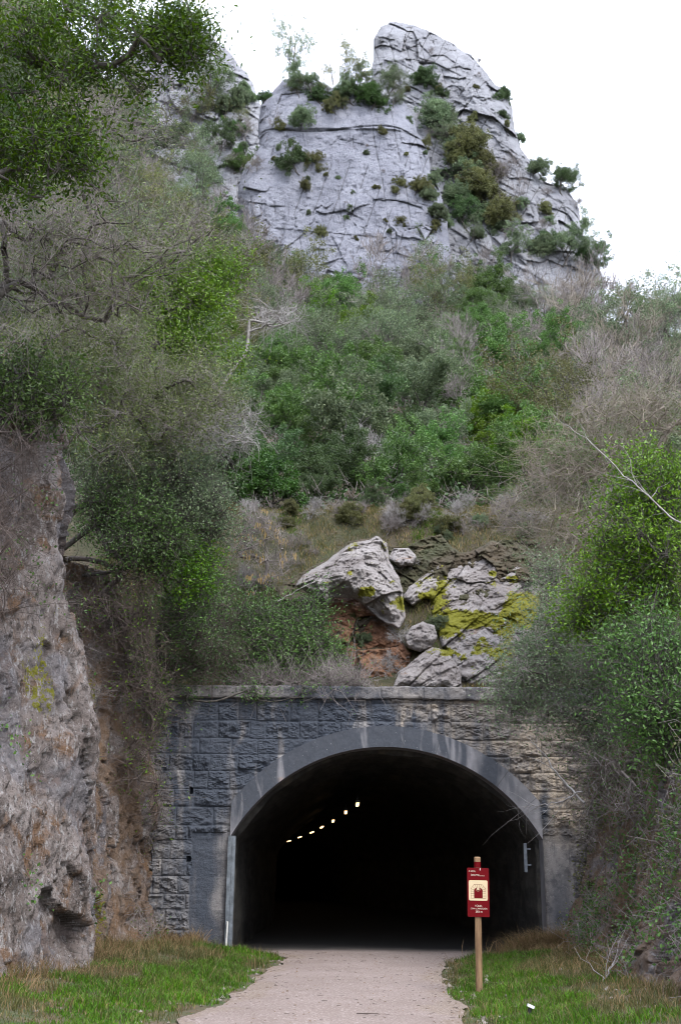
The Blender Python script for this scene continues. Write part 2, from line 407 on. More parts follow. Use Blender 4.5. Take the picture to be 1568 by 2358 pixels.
pA = [(872, 56), (898, 47), (930, 55), (965, 62), (1005, 80), (1040, 102), (1062, 120), (1088, 128), (1112, 158), (1140, 195), (1168, 208), (1178, 250), (1182, 292), (1203, 345), (1226, 385), (1262, 420), (1300, 432), (1328, 470), (1336, 520), (1346, 560), (1368, 590), (1392, 650), (1400, 860), (880, 860), (870, 500), (840, 300), (857, 130), (857, 90)]
pB = [(592, 300), (600, 240), (622, 212), (650, 182), (690, 172), (722, 176), (760, 200), (830, 205), (880, 215), (925, 232), (950, 262), (962, 310), (985, 350), (1002, 400), (1012, 455), (1028, 520), (1036, 590), (1020, 700), (960, 800), (580, 800), (552, 560), (548, 460), (552, 420), (570, 370), (590, 340)]
pC = [(330, 60), (400, 30), (440, 50), (470, 62), (500, 92), (530, 122), (556, 160), (582, 192), (604, 236), (640, 300), (700, 420), (640, 620), (300, 600), (250, 200)]
pD = [(330, 350), (390, 335), (440, 338), (470, 360), (472, 420), (440, 480), (400, 500), (350, 470), (310, 420)]
rk, _ = rock_mass('rock_peak', pC, 150, .35, 5, 6, 2.2, d_peak, M['peak'], 7); tag(rk, kind='structure')
rk, _ = rock_mass('rock_peak', pA, 124, .30, 3, 2.2, 1.9, d_peak, M['peak'], 5); tag(rk, kind='structure')
rk, _ = rock_mass('rock_buttress', pB, 114, .22, 3.5, 2.6, 1.9, d_slab, M['slab'], 6); tag(rk, kind='structure')
rk, _ = rock_mass('rock_outcrop', pD, 106, .4, 2.5, 3, 2.2, d_peak, M['peak'], 9, False); tag(rk, kind='structure')

# ---- the rock faces of the cutting
def cutting_face(name, side):
    ys = np.arange(9.5, 25.9, .032); ss = np.arange(0, 1.0001, 1/330.)
    S, Yg = np.meshgrid(ss, ys, indexing='ij')
    if side < 0:
        top = 7.9+1.2*sst(20, 18.2, Yg); z = np.where(S < .86, S/.86*top, top+(S-.86)/.14*.5)-.35
        zz = np.clip(z, 0, None)
        x = xL(Yg) - .004*zz**2 - .15*zz - np.where(S > .86, (S-.86)/.14*2.4, 0)
    else:
        top = 5.2; z = np.where(S < .86, S/.86*top, top+(S-.86)/.14*.4)-.35
        zz = np.clip(z, 0, None)
        x = xR(Yg) + .26*zz - .55*sst(1.2, 0, zz)*sst(24.5, 19, Yg) + np.where(S > .86, (S-.86)/.14*1.6, 0)
    P = np.stack([x, Yg, z], -1)
    n1, c1 = blocks(P, (1.2, 1.3, 3.8), .46, .3, .10, .03, 8, .5)
    n2, c2 = blocks(P, (.42, .45, 1.2), .15, .15, .05, .05, 25, .3)
    n3, c3 = blocks(P, (.15, .17, .34), .045, .05, .02, .08, 45, .3)
    f = fbm(P*np.array([2.4, 2.4, 1.1]), 4, 3, .6)*.05 + ridge(P*np.array([3.2, 3.2, 1.6]), 5, 23, .62)*.045 + fbm(P*.4, 3, 13)*.4
    k = np.clip(z/.6, .25, 1)*(1 if side < 0 else .8)*sst(26.2, 24.8, Yg)
    n = (n1+n2+n3+f)*k
    P2 = P.copy(); P2[..., 0] -= side*n*.95; P2[..., 1] -= n*.25; 
    P2[..., 1] = np.minimum(P2[..., 1], np.where(Yg < 25.2, 24.95, 26))
    moss = sst(.25, 1.1, fbm(P*np.array([1.6, 1.6, .6]), 2, 61))*.55*sst(.0, .4, vnoise(P*.45, 63))
    o = obj(name, P2.reshape(-1, 3), grid_faces(*S.shape)[:, ::side], M['cliff'], smooth=True,
            attrs={'crack': np.maximum(c1, np.maximum(c2*.7, c3*.4)).ravel(), 'moss': moss.ravel(), 'warm': (np.clip(sst(18.6, 19.3, Yg)*.85+.7*(side > 0), 0, .8)*np.ones(S.shape)).ravel()})
    PICK.append(P2.reshape(-1, 3))
    return tag(o, kind='structure')
cutting_face('cliff', -1); cutting_face('bank', 1)

# ---- outcrop above the portal
ELL = lambda U, V, e: sum(np.exp(-(((U-a)/c/1.3)**2+((V-b)/d/1.3)**2)*1.2) for a, b, c, d in e)
MOSS = [(1010, 1410, 32, 26), (1050, 1425, 45, 16), (1095, 1430, 30, 14), (1190, 1420, 55, 20), (1160, 1500, 40, 16), (985, 1375, 22, 12), (1000, 1392, 16, 24), (1205, 1385, 40, 20), (1040, 1505, 24, 14), (1030, 1455, 22, 12), (1110, 1475, 14, 10), (1160, 1455, 16, 10), (1180, 1335, 14, 8), (1150, 1255, 40, 9), (1185, 1290, 20, 14), (1020, 1290, 10, 30), (1235, 1430, 40, 30), (1130, 1320, 8, 6), (1210, 1540, 40, 12), (850, 1362, 12, 10), (925, 1385, 10, 14), (1015, 1345, 9, 22)]
def mossf(U, V, P):
    q = np.stack([U/26, V/22, 0*U], -1)
    return ELL(U, V, MOSS) + .42*fbm(q, 5, 33, .6) + .12
def d_out(P):
    a = math.radians(35); ca, sa = math.cos(a), math.sin(a)
    Q = np.stack([P[..., 0]*ca+P[..., 2]*sa, P[..., 1]*.6, -P[..., 0]*sa+P[..., 2]*ca], -1)
    n1, c1 = blocks(Q, (1.8, 1.5, .6), .22, .25, .06, .06, 4, .2)
    n2, c2 = blocks(Q, (.7, .7, .2), .08, .12, .04, .08, 24, .2)
    f = fbm(P*2.2, 6, 3, .62)*.14
    return n1+n2+f, np.maximum(c1*.8, c2*.4)
def d_boul(P):
    n1, c1 = blocks(P, (1.3, 1.2, 1.1), .38, .35, .07, .05, 6, .2)
    n2, c2 = blocks(P, (.45, .5, .4), .10, .12, .03, .08, 26, .25)
    f = fbm(P*2.0, 6, 3, .64)*.18
    return n1+n2+f, np.maximum(c1*.7, c2*.35)
oc = [('rock_outcrop', [(640, 1350), (700, 1318), (735, 1300), (770, 1272), (805, 1243), (850, 1236), (872, 1226), (900, 1262), (960, 1240), (1010, 1235), (1060, 1270), (1130, 1240), (1240, 1240), (1290, 1330), (1280, 1600), (700, 1600), (640, 1500)], 29.0, .55, .15, 1.0, M['soil'], 8, d_boul),
      ('rock_outcrop', [(985, 1345), (1005, 1290), (1050, 1268), (1085, 1280), (1120, 1262), (1162, 1244), (1172, 1262), (1215, 1290), (1245, 1330), (1240, 1400), (1222, 1450), (1215, 1520), (1180, 1585), (1040, 1585), (1010, 1560), (1015, 1500), (1000, 1440), (985, 1400)], 28.6, .75, .55, .5, M['outcrop'], 6, d_out),
      ('rock_outcrop', [(925, 1380), (940, 1350), (962, 1330), (1012, 1298), (1016, 1340), (1000, 1385), (975, 1380), (950, 1398)], 28.7, .6, .4, .35, M['outcrop'], 4, d_out),
      ('clay_bank', [(735, 1400), (760, 1372), (850, 1385), (900, 1440), (950, 1500), (930, 1585), (835, 1590), (800, 1530), (735, 1450)], 27.4, .50, .15, .4, M['clay'], 6, d_boul),
      ('rock_outcrop', [(902, 1585), (915, 1545), (955, 1515), (990, 1490), (1030, 1500), (1062, 1540), (1065, 1585)], 26.5, .6, .35, .35, M['outcrop'], 5, d_out),
      ('rock_outcrop', [(680, 1352), (700, 1325), (742, 1300), (770, 1272), (812, 1247), (852, 1240), (872, 1228), (892, 1250), (898, 1290), (915, 1330), (930, 1365), (934, 1420), (918, 1446), (892, 1440), (862, 1418), (838, 1402), (812, 1384), (775, 1378), (755, 1402), (730, 1392), (715, 1372)], 27.7, .42, 1.0, .9, M['outcrop'], 5, d_boul)]
for nm, pl, Yc, le, bu, ed, mt, rg, df in oc:
    vm = np.array(pl)[:, 1].mean(); 
    rk, gr = rock_mass(nm, pl, Yc, le, bu, ed, 1.6, df, mt, rg, False, mossf=mossf if mt is not M['clay'] else (lambda U, V, P: .25+0*U))
    tag(rk, kind='structure')
for (pl, Yc, lab) in (([(928, 1462), (945, 1440), (975, 1430), (1002, 1440), (1008, 1470), (990, 1496), (965, 1503), (938, 1490)], 27.0, 'grey rounded boulder perched at the left foot of the mossy rock slab'),
                      ([(893, 1285), (905, 1262), (940, 1258), (958, 1280), (950, 1302), (915, 1306)], 29.0, 'small brown boulder lodged above the pale overhanging rock')):
    rk, gr = rock_mass('boulder', pl, Yc, .3, .38, .45, 1.6, d_boul, M['outcrop'], 3, True)
    tag(rk, lab, 'boulder')

# ------------------------------------------------------------------ tunnel portal
YW = 25.0
def wx(u, v=1930): return float(at(u, v, YW)[0])
def wz(v, u=888): return float(at(u, v, YW)[2])
XL, XR = wx(531), wx(1247); XC = (XL+XR)/2; HW = (XR-XL)/2
ZS_, ZCR = wz(1931), wz(1721)
RISE = ZCR-ZS_; RAD = (HW**2+RISE**2)/(2*RISE); ZO = ZCR-RAD; PH0 = math.asin(HW/RAD)
ZTOP = wz(1609); ZCOP = wz(1583)
def arch_z(x): return ZO+np.sqrt(np.clip(RAD**2-(x-XC)**2, 0, None))

portal = thing('tunnel_portal', (XC, YW, 0), 'stone railway tunnel portal with smooth concrete arch, stained dark on its left half', 'tunnel portal')

# wall of quarry-faced courses
rng = np.random.default_rng(4)
N = NT('portal_stone'); v = N.coord()
bt = N.attr('tint'); tn = N.attr('tan'); dk = N.attr('dark')
c = N.mix(N.ramp(bt, 0, 1), (.16, .15, .15), (.29, .27, .26))
c2 = N.mix(N.ramp(bt, .2, .9), (.25, .215, .18), (.42, .35, .275)); c = N.mix(tn, c, c2)
c = N.mix(N.ramp(N.noise(v, 2.2, 8, .75), .45, .62, 0, .75), c, (.075, .072, .08)); c = N.mix(N.ramp(N.noise(N.coord((4, 4, .5)), 1.7, 6, .7), .52, .66, 0, .6), c, (.07, .07, .082))
c = N.mix(N.ramp(N.noise(v, 16, 5, .7), .55, .7, 0, .6), c, (.40, .38, .37))
c = N.mix(N.ramp(N.noise(N.coord((1, 1, .6)), 6, 5, .7), .6, .75, 0, .5), c, (.12, .085, .055))
c = N.mix(N.ramp(N.attr('crack'), .2, 1, 0, .75), c, (.05, .048, .045))
c = N.mix(dk, c, N.mix(N.noise(v, 20, 4, .7), (.020, .026, .038), (.085, .10, .13)))
N.col(c); N.rough(.9); N.bump(N.math('ADD', N.noise(v, 14, 8, .75), N.noise(v, 45, 3, .7)), .6, .025); M['portal'] = N.m
N = NT('portal_concrete'); v = N.coord()
c = N.mix(N.ramp(N.noise(v, 1.6, 6, .6), .35, .65), (.20, .195, .205), (.30, .29, .305))
c = N.mix(N.ramp(N.noise(N.coord((5, 5, .5)), 2, 6, .7), .5, .7, 0, .5), c, (.12, .12, .135))
c = N.mix(N.ramp(N.noise(v, 2.2, 4, .6), .62, .7, 0, .5), c, (.33, .24, .20))
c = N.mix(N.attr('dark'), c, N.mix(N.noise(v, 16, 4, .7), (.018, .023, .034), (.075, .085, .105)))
c = N.mix(N.ramp(N.noise(v, 30, 3, .6), .68, .74, 0, .7), c, (.5, .5, .5))
c = N.mix(N.attr('crack'), c, (.05, .05, .055))
N.col(c); N.rough(.8); N.bump(N.noise(v, 25, 6, .7), .35, .01); M['concrete'] = N.m

def stain(P):
    u, v, _ = proj(P)
    q = np.stack([u/30+.6*fbm(np.stack([u/80, v/80, 0*u], -1), 2, 57), v/300, 0*u], -1)
    s = fbm(q, 4, 50, .6)
    big = np.exp(-((u-770)/290)**2)*np.exp(-((v-1725)/120)**2)*1.45 + .34*sst(1000, 850, u) + np.exp(-((u-470)/75)**2-((v-1880)/260)**2)*.45
    big = big+np.exp(-((u-590)/40)**2-((v-1850)/80)**2)*.5
    spots = .9*np.exp(-((u-1125)/20)**2-((v-1790)/45)**2)+1.0*np.exp(-((u-1252)/11)**2-((v-1875)/60)**2)
    spots = spots - .8*np.exp(-((u-766)/13)**2-((v-1728)/40)**2) - .6*np.exp(-((u-612)/22)**2-((v-1800)/34)**2) - .4*np.exp(-((u-905)/12)**2-((v-1690)/30)**2)
    spots = spots + .5*np.exp(-((u-1245)/25)**2-((v-1800)/30)**2) + .45*np.exp(-((u-430)/9)**2-((v-1925)/100)**2)
    spots = spots + .55*np.exp(-((u-1290)/26)**2-((v-2100)/100)**2)
    low = .25*np.exp(-((u-480)/45)**2)*sst(1950, 2000, v)
    s = s+.45*fbm(np.stack([u/9, v/130, 0*u], -1), 3, 58)
    n2 = fbm(np.stack([u/60, v/60, 0*u], -1), 4, 52)
    return np.clip(big*(1.1+.7*s)+spots*(1+.5*n2)+low*(1+n2)+.12*s-.10, 0, .95)
def tanm(P):
    u, v, _ = proj(P)
    return np.clip(sst(900, 1050, u+120*fbm(np.stack([u/90, v/60, 0*u], -1), 3, 53))*sst(2000, 1900, v)+.25*sst(420, 340, u), 0, 1)

cs = .021
xg = np.concatenate([np.arange(XL, wx(190), -cs)[::-1], np.linspace(XL, XR, int((XR-XL)/cs))[1:-1], np.arange(XR, wx(1560), cs)])
zg = np.linspace(-.3, ZTOP, int((ZTOP+.3)/cs))
X, Z = np.meshgrid(xg, zg)
crs = [-.3]
while crs[-1] < ZTOP: crs.append(crs[-1]+float(rng.uniform(.29, .40)))
crs[-1] = ZTOP+.01; crs = np.array(crs)
ci = np.clip(np.searchsorted(crs, zg)-1, 0, len(crs)-2)
tint = np.zeros(X.shape); joint = np.zeros(X.shape); pil = np.zeros(X.shape); amp = np.zeros(X.shape)
wob = .012*fbm(np.stack([X*2, Z*2, 0*X], -1), 3, 8)
for r in range(len(crs)-1):
    rows = ci == r
    if not rows.any(): continue
    e = [xg[0]-1]
    while e[-1] < xg[-1]+1: e.append(e[-1]+float(rng.uniform(.30, .80)))
    e = np.array(e)
    if crs[r] < ZS_+.2:                        # dressed blocks beside the opening
        e = np.sort(np.concatenate([e[(e < XL-1.0) | (e > XR+.8)], [XL-.78-.1*(r % 2), XL+.01, XR-.01, XR+.55+.12*(r % 2)]]))
    xr_ = X[rows]+wob[rows]; bi = np.searchsorted(e, xr_)-1; bi = np.clip(bi, 0, len(e)-2)
    rv = rng.random(len(e)); rv2 = rng.random(len(e))
    dx = np.minimum(xr_-e[bi], e[bi+1]-xr_); zz = Z[rows]+wob[rows]; dz = np.minimum(zz-crs[r], crs[r+1]-zz)
    d = np.minimum(dx, dz)
    joint[rows] = (1-sst(.002, .018, d))*.8; tint[rows] = rv[bi]
    ax = .012+.03*rv2[bi]
    dressed = (zz < ZS_+.1) & (((xr_ > XL-.8) & (xr_ < XC)) | ((xr_ < XR+.6) & (xr_ > XC)))
    ax = np.where(dressed, .004, ax); pil[rows] = .35+.65*sst(0, .05, d); amp[rows] = ax
    joint[rows] *= np.where(dressed, .45, 1)
P = np.stack([X, 0*X+YW, Z], -1)
rel = amp*pil*(1+1.4*fbm(np.stack([X*4, Z*7, tint*40], -1), 6, 31, .68)) - .015*joint*(amp > .01) + .004*fbm(P*12, 3, 4)
smooth_pier = sst(wx(1330), wx(1300), X)*(X > XC)*sst(ZS_+.25, ZS_-.25, Z+.3*(X-XR))
rel = rel*(1-smooth_pier)+.02*smooth_pier
u, v, _ = proj(P); hole = np.zeros(X.shape, bool)
for (hu, hv, hw, hh) in ((441, 1820, 4, 7), (435, 1978, 4, 7)): hole |= (abs(u-hu) < hw) & (abs(v-hv) < hh)
rel = np.where(hole, -.25, rel)
P[..., 1] -= rel
xcen = (X[:-1, :-1]+X[1:, 1:])/2; zcen = (Z[:-1, :-1]+Z[1:, 1:])/2
keep = ~((xcen > XL) & (xcen < XR) & (zcen < arch_z(xcen)+.05))
dkk = np.maximum(stain(P), hole*1.0); tt = tanm(P)*(1-smooth_pier); ti = np.where(smooth_pier > .5, .75+.2*fbm(P*2, 3, 6), tint)
jj = joint*(1-smooth_pier)*.8
V, Fa, a1, a2, a3, a4 = compact(P.reshape(-1, 3), grid_faces(*X.shape, keep), dkk.ravel(), tt.ravel(), ti.ravel(), jj.ravel())
obj('wall', V, Fa, M['portal'], portal, attrs={'dark': a1, 'tan': a2, 'tint': a3, 'crack': a4})

# coping course
nx = 420; xs = np.linspace(wx(190), wx(1560), nx)
prof = [(25.0, ZTOP-.02), (24.9, ZTOP-.02), (24.87, ZTOP)] + [(24.865, z) for z in np.linspace(ZTOP+.03, ZCOP-.03, 8)] + [(24.88, ZCOP)] + [(y, ZCOP+.005) for y in np.linspace(24.92, 25.5, 10)]
pr = np.array(prof); Pc = np.zeros((nx, len(pr), 3)); Pc[..., 0] = xs[:, None]; Pc[..., 1] = pr[:, 0]; Pc[..., 2] = pr[:, 1]
jt = np.abs((xs+.05*np.sin(xs*7)) % .92-.46); jm = (1-sst(.43, .455, jt))
Pc += np.stack([fbm(Pc*5, 4, s, .6) for s in (1, 2, 3)], -1)*np.array([.01, .022, .02])
Pc[:, :, 1] += .018*(1-jm)[:, None]
cr = np.repeat((1-jm)[:, None]*.7, len(pr), 1); 
dd = np.clip(.5+.6*fbm(Pc*1.5, 4, 9), 0, .8)*sst(wx(500), wx(760), Pc[..., 0]); mo = 0*dd
obj('coping', Pc.reshape(-1, 3), grid_faces(nx, len(pr)), M['portal'], portal, attrs={'dark': dd.ravel(), 'tan': .25*np.ones(dd.size), 'tint': np.repeat(rng.random(nx//20+1), 20)[:nx].repeat(len(pr)), 'crack': cr.ravel()})

# smooth arch ring and its jambs
ph = np.linspace(-PH0, PH0, 520); nr = 26
ring = np.zeros((len(ph), nr, 3)); tk = .44-.04*np.abs(ph)/PH0
for j in range(nr):
    rr = RAD-.0+tk*j/(nr-1)
    ring[:, j, 0] = XC+rr*np.sin(ph); ring[:, j, 2] = ZO+rr*np.cos(ph)
ring[..., 0] = np.clip(ring[..., 0], XL+.0, XR-.0)
ring[..., 1] = 24.885+.004*fbm(ring*6, 3, 3)
lim = np.abs(ring[..., 0]-XC) >= HW-1e-4
seg = np.abs(((ph+PH0)/(2*PH0)*11) % 1-.5); jn = (seg > .492)[:, None]*np.ones(nr)*.6
edge_l = np.zeros(ring.shape[:2]); 
ring2 = np.concatenate([ring, ring[:, -1:]+np.array([0, .12, 0])], 1)
dk2 = np.clip(stain(ring2)*1.45+.04+.14*(ring2[..., 0] < XC+1.2)+.28*fbm(ring2*np.array([3, 3, 1.2]), 4, 66, .65), 0, .95); cr2 = np.concatenate([jn, jn[:, -1:]], 1)
obj('arch_ring', ring2.reshape(-1, 3), grid_faces(len(ph), nr+1), M['concrete'], portal, attrs={'dark': dk2.ravel(), 'crack': cr2.ravel()})
def profile(inset, n=90, zb=-.3):
    hw = HW-inset; ph_ = np.linspace(-PH0, PH0, n); 
    pts = [(XC-hw, z) for z in np.linspace(zb, ZS_, 24)[:-1]]
    pts += [(XC+(RAD-inset)*math.sin(p)*hw/((RAD-inset)*math.sin(PH0)), ZO+(RAD-inset)*math.cos(p)) for p in ph_]
    pts += [(XC+hw, z) for z in np.linspace(ZS_, zb, 24)[1:]]
    return np.array(pts)
def tube_sheet(pr, ystn, cx, wobble=.01, s=0):
    P = np.zeros((len(ystn), len(pr), 3))
    P[..., 0] = pr[:, 0]+cx[:, None]; P[..., 1] = np.asarray(ystn)[:, None]; P[..., 2] = pr[:, 1]
    n = fbm(P*np.array([1.5, 1.5, 1.5]), 4, s)*wobble
    dir_ = np.stack([pr[:, 0]-XC, np.zeros(len(pr)), pr[:, 1]-1.5], -1); dir_ /= np.linalg.norm(dir_, axis=1)[:, None]
    return P+n[..., None]*dir_
ystn = np.linspace(24.885, 25.42, 12); P = tube_sheet(profile(0), ystn, np.zeros(12), .004)
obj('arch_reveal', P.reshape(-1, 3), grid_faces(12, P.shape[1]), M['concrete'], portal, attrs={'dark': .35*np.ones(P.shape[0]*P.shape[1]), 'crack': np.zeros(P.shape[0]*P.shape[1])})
for s in (-1,):
    mb = MB(); x0 = XL if s < 0 else XR
    wdt = .15
    mb.box((x0+(wdt/2-.03)*(-s), 24.90, ZS_/2-.1), (wdt, .16, ZS_+.25))
    mb.box((x0+.07, 24.815, ZS_/2-.1), (.02, .03, ZS_+.2))
    o = mb.make('jamb_edge', M.setdefault('jamb', simple_mat('weathered_grey_jamb', (.10, .115, .13), (.20, .225, .25), 5, .8)), portal)
# lining: bends away to the left under the hill
LPX = [(823, 1853), (796, 1871), (767, 1891), (741, 1905), (718, 1917), (690, 1928), (665, 1937), (634, 1944)]
ZL = 3.35                                       # the lamps hang on the left haunch of the vault and follow its bend
LP_Y = [float((ZL-CAM[2])/rays(a_, b_)[2]) for a_, b_ in LPX]
LP_X = [float(rays(a_, b_)[0]*y_) for (a_, b_), y_ in zip(LPX, LP_Y)]
_ty = [25.0, 29.0]+LP_Y[2:]+[LP_Y[-1]+60]; _sl = (LP_X[-1]-LP_X[-3])/(LP_Y[-1]-LP_Y[-3])
_tx = [0.0, 0.0]+[min(x_+1.42-XC, 0) for x_ in LP_X[2:]]+[LP_X[-1]+1.42-XC+_sl*60*1.3]
def tcx(y): return np.interp(y, _ty, _tx)
N = NT('tunnel_lining'); v = N.coord(); 
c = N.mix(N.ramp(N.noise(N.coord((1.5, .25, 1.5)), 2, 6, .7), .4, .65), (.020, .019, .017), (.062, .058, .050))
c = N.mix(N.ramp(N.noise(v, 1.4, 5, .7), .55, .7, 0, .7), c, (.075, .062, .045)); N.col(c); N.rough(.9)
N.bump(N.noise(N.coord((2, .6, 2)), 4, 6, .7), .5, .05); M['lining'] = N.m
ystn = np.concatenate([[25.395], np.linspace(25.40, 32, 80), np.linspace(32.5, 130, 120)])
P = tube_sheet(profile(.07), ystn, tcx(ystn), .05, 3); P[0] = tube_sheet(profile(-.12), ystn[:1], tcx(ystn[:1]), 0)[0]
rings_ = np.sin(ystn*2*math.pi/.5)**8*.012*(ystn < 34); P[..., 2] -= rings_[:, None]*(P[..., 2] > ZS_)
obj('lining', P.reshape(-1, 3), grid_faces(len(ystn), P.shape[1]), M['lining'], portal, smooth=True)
e = P[-1]; obj('lining_end', np.concatenate([e, e[:1]+[[0, 0, 0]]]), np.array([list(range(len(e)))]), M['lining'], portal)

# lamps inside
EM = NT('lamp_glow'); EM.b.inputs['Emission Color'].default_value = (1, .62, .28, 1); EM.b.inputs['Emission Strength'].default_value = 1.6; EM.col((.8, .7, .5))
M['glow'] = EM.m; M['housing'] = simple_mat('lamp_housing', (.08, .08, .08), (.12, .12, .12), 5)
ords = ['nearest and highest', 'second', 'third', 'fourth', 'fifth', 'sixth', 'seventh', 'farthest and lowest']
for i, (a, b) in enumerate(LPX):
    zt = ZL; d = rays(a, b); Yl = (zt-CAM[2])/d[2]; p = CAM+d*Yl
    t = thing('tunnel_lamp', p, 'small lit lamp on the dark tunnel ceiling, %s of the eight' % (ords[i] if i in (0, 7) else ords[i]+' from the right'), 'lamp', 'row of lit lamps on the tunnel ceiling')
    sc = 1.0+.018*max(0, Yl-35); L = .6*sc; t.rotation_euler = (0, 0, -math.atan2(float(tcx(Yl+2)-tcx(Yl-2)), 4.0))
    mb = MB(); mb.box((0, 0, .05), (.11, L*2, .06)); mb.box((0, 0, .16), (.03, .03, .16)); mb.make('housing', M['housing'], t, local=True)
    mb = MB(); mb.box((0, 0, 0), (.075, L*1.9, .035)); mb.box((0, -L*.98, .03), (.085, .02, .05)); mb.make('lens', M['glow'], t, local=True)

# grey trunking and lead on the right-hand lining
zt0, zt1 = wz(2008, 1216), wz(1940, 1216); xq = wx(1217)
t = thing('cable_trunking', (xq, 25.55, zt0), 'upright grey cable trunking fixed inside the tunnel mouth on the right', 'cable trunking')
M['metal'] = simple_mat('galvanised_grey', (.20, .22, .25), (.30, .33, .36), 12, .5)
mb = MB(); mb.box((0, 0, (zt1-zt0)/2), (.065, .06, zt1-zt0)); mb.box((.0, -.034, (zt1-zt0)/2), (.05, .006, zt1-zt0-.03)); mb.make('duct', M['metal'], t, local=True)
for fz_ in (.25, .8):
    mb = MB(); mb.box((.07, .01, (zt1-zt0)*fz_), (.09, .02, .03)); mb.make('bracket', M['metal'], t, local=True)

# white cap of broken pipe at the left foot of the arch
p0 = at(519, 2196, 24.7)
t = thing('pipe', (p0[0], 24.75, 0), 'thin broken white pipe standing against the left foot of the tunnel arch', 'pipe')
M['white'] = simple_mat('chalky_white', (.55, .54, .50), (.72, .71, .68), 8)
mb = MB()
for k in range(10):
    a0, a1 = k*math.pi/5, (k+1)*math.pi/5; r = .02
    for (za, zb) in ((0, .62),):
        mb.add([[r*math.cos(a0), r*math.sin(a0), za], [r*math.cos(a1), r*math.sin(a1), za], [r*math.cos(a1)+.02, r*math.sin(a1), zb+.02*math.sin(a1*3)], [r*math.cos(a0)+.02, r*math.sin(a0), zb+.02*math.sin(a0*3)]], [[0, 1, 2, 3]])
mb.make('tube', M['white'], t, local=True)

# ------------------------------------------------------------------ ground of the cutting, path
PY = [5, 13.4, 16.1, 18.5, 20.8, 23.6, 24.6, 25.3, 27]
PL = [-1.5, -1.6, -1.38, -1.2, -1.08, -.85, -1.3, -2.0, -2.35]
PR = [1.3, 1.38, 1.52, 1.52, 1.75, 2.3, 3.0, 3.9, 4.0]
def pl(y): return np.interp(y, PY, PL)+.10*fbm(np.stack([y*1.1, 0*y, 0*y], -1), 4, 71)
def pr_(y): return np.interp(y, PY, PR)+.10*fbm(np.stack([y*1.1, 0*y+9, 0*y], -1), 4, 72)
def G(x, y):
    x = np.asarray(x, float); y = np.asarray(y, float)
    d = np.maximum(pl(y)-x, x-pr_(y)); q = np.stack([x, y, 0*x], -1)
    g = .26*sst(0.1, 2.4, d)+.04*fbm(q*1.5, 3, 81)*sst(0, .6, d) - .03*sst(.2, -.3, d)
    return g*sst(25.2, 24.2, y) + .0 - .03*sst(24.2, 25.2, y)
N = NT('verge_soil'); v = N.coord()
c = N.mix(N.ramp(N.noise(v, 1.5, 6, .7), .4, .6), (.12, .09, .055), (.05, .075, .02))
c = N.mix(N.ramp(N.noise(v, 7, 5, .7), .5, .7, 0, .7), c, (.22, .17, .12)); N.col(c); N.rough(.95); N.bump(N.noise(v, 22, 6, .7), .8, .04); M['verge'] = N.m
X, Y = np.meshgrid(np.arange(-6, 6.6, .07), np.arange(5, 25.5, .07)); 
tag(obj('verge', np.stack([X, Y, G(X, Y)], -1).reshape(-1, 3), grid_faces(*X.shape), M['verge'], smooth=True), kind='structure')
N = NT('fine_gravel'); v = N.coord()
c = N.mix(N.ramp(N.noise(v, .8, 5, .6), .35, .65), (.25, .195, .17), (.325, .26, .235)); c = N.mix(N.ramp(N.attr('edge'), .1, 1, 0, .6), c, (.23, .175, .11))
c = N.mix(N.ramp(N.vor(v, 30), .1, .6, 0, .6), c, (.20, .15, .13)); c = N.mix(N.ramp(N.noise(v, 34, 3, .6), .54, .66, 0, .85), c, (.44, .38, .355))
c = N.mix(N.ramp(N.noise(v, 22, 4, .7), .56, .68, 0, .8), c, (.17, .13, .11))
c = N.mix(N.attr('tunnel_shade'), c, (.022, .021, .02))  # shade of the tunnel painted into the gravel colour
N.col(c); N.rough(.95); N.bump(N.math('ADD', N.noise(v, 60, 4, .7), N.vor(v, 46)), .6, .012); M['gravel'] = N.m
ysp = np.arange(5, 26.6, .06); tt = np.linspace(0, 1, 90)
A, B = pl(ysp)-.03, pr_(ysp)+.03; Xp = A[:, None]+(B-A)[:, None]*tt; Yp = np.repeat(ysp[:, None], 90, 1)
Xp = np.where(Yp > 25.0, np.clip(Xp, XL+.08, XR-.08), Xp)
Zp = .012+.03*np.sin(tt*math.pi)[None]+.008*fbm(np.stack([Xp*2, Yp*2, 0*Xp], -1), 3, 5)
eg = sst(.5, 0, np.minimum(Xp-A[:, None], B[:, None]-Xp)+.4*fbm(np.stack([Xp*3, Yp*2, 0*Xp], -1), 4, 15))
tag(obj('path', np.stack([Xp, Yp, Zp], -1).reshape(-1, 3), grid_faces(*Xp.shape)[:, ::1], M['gravel'], smooth=True, attrs={'edge': eg.ravel(), 'tunnel_shade': sst(25.0, 26.4, Yp).ravel()*.95}), kind='structure')  # gravel colour fades to near black at the mouth, painted tunnel shade
ysp = np.concatenate([np.arange(24.9, 40, .5), np.arange(40, 131, 2.0)]); tt = np.linspace(-1, 1, 14)
Xp = XC+tcx(ysp)[:, None]+(HW+.1)*tt; Yp = np.repeat(ysp[:, None], 14, 1)
tag(obj('tunnel_floor', np.stack([Xp, Yp, 0*Xp-.002], -1).reshape(-1, 3), grid_faces(*Xp.shape), M['gravel'], attrs={'edge': 0*Xp.ravel(), 'tunnel_shade': np.clip(.7+sst(25, 28, Yp).ravel(), 0, 1)}), kind='structure')  # floor colour painted dark for the shade inside, deepening inwards

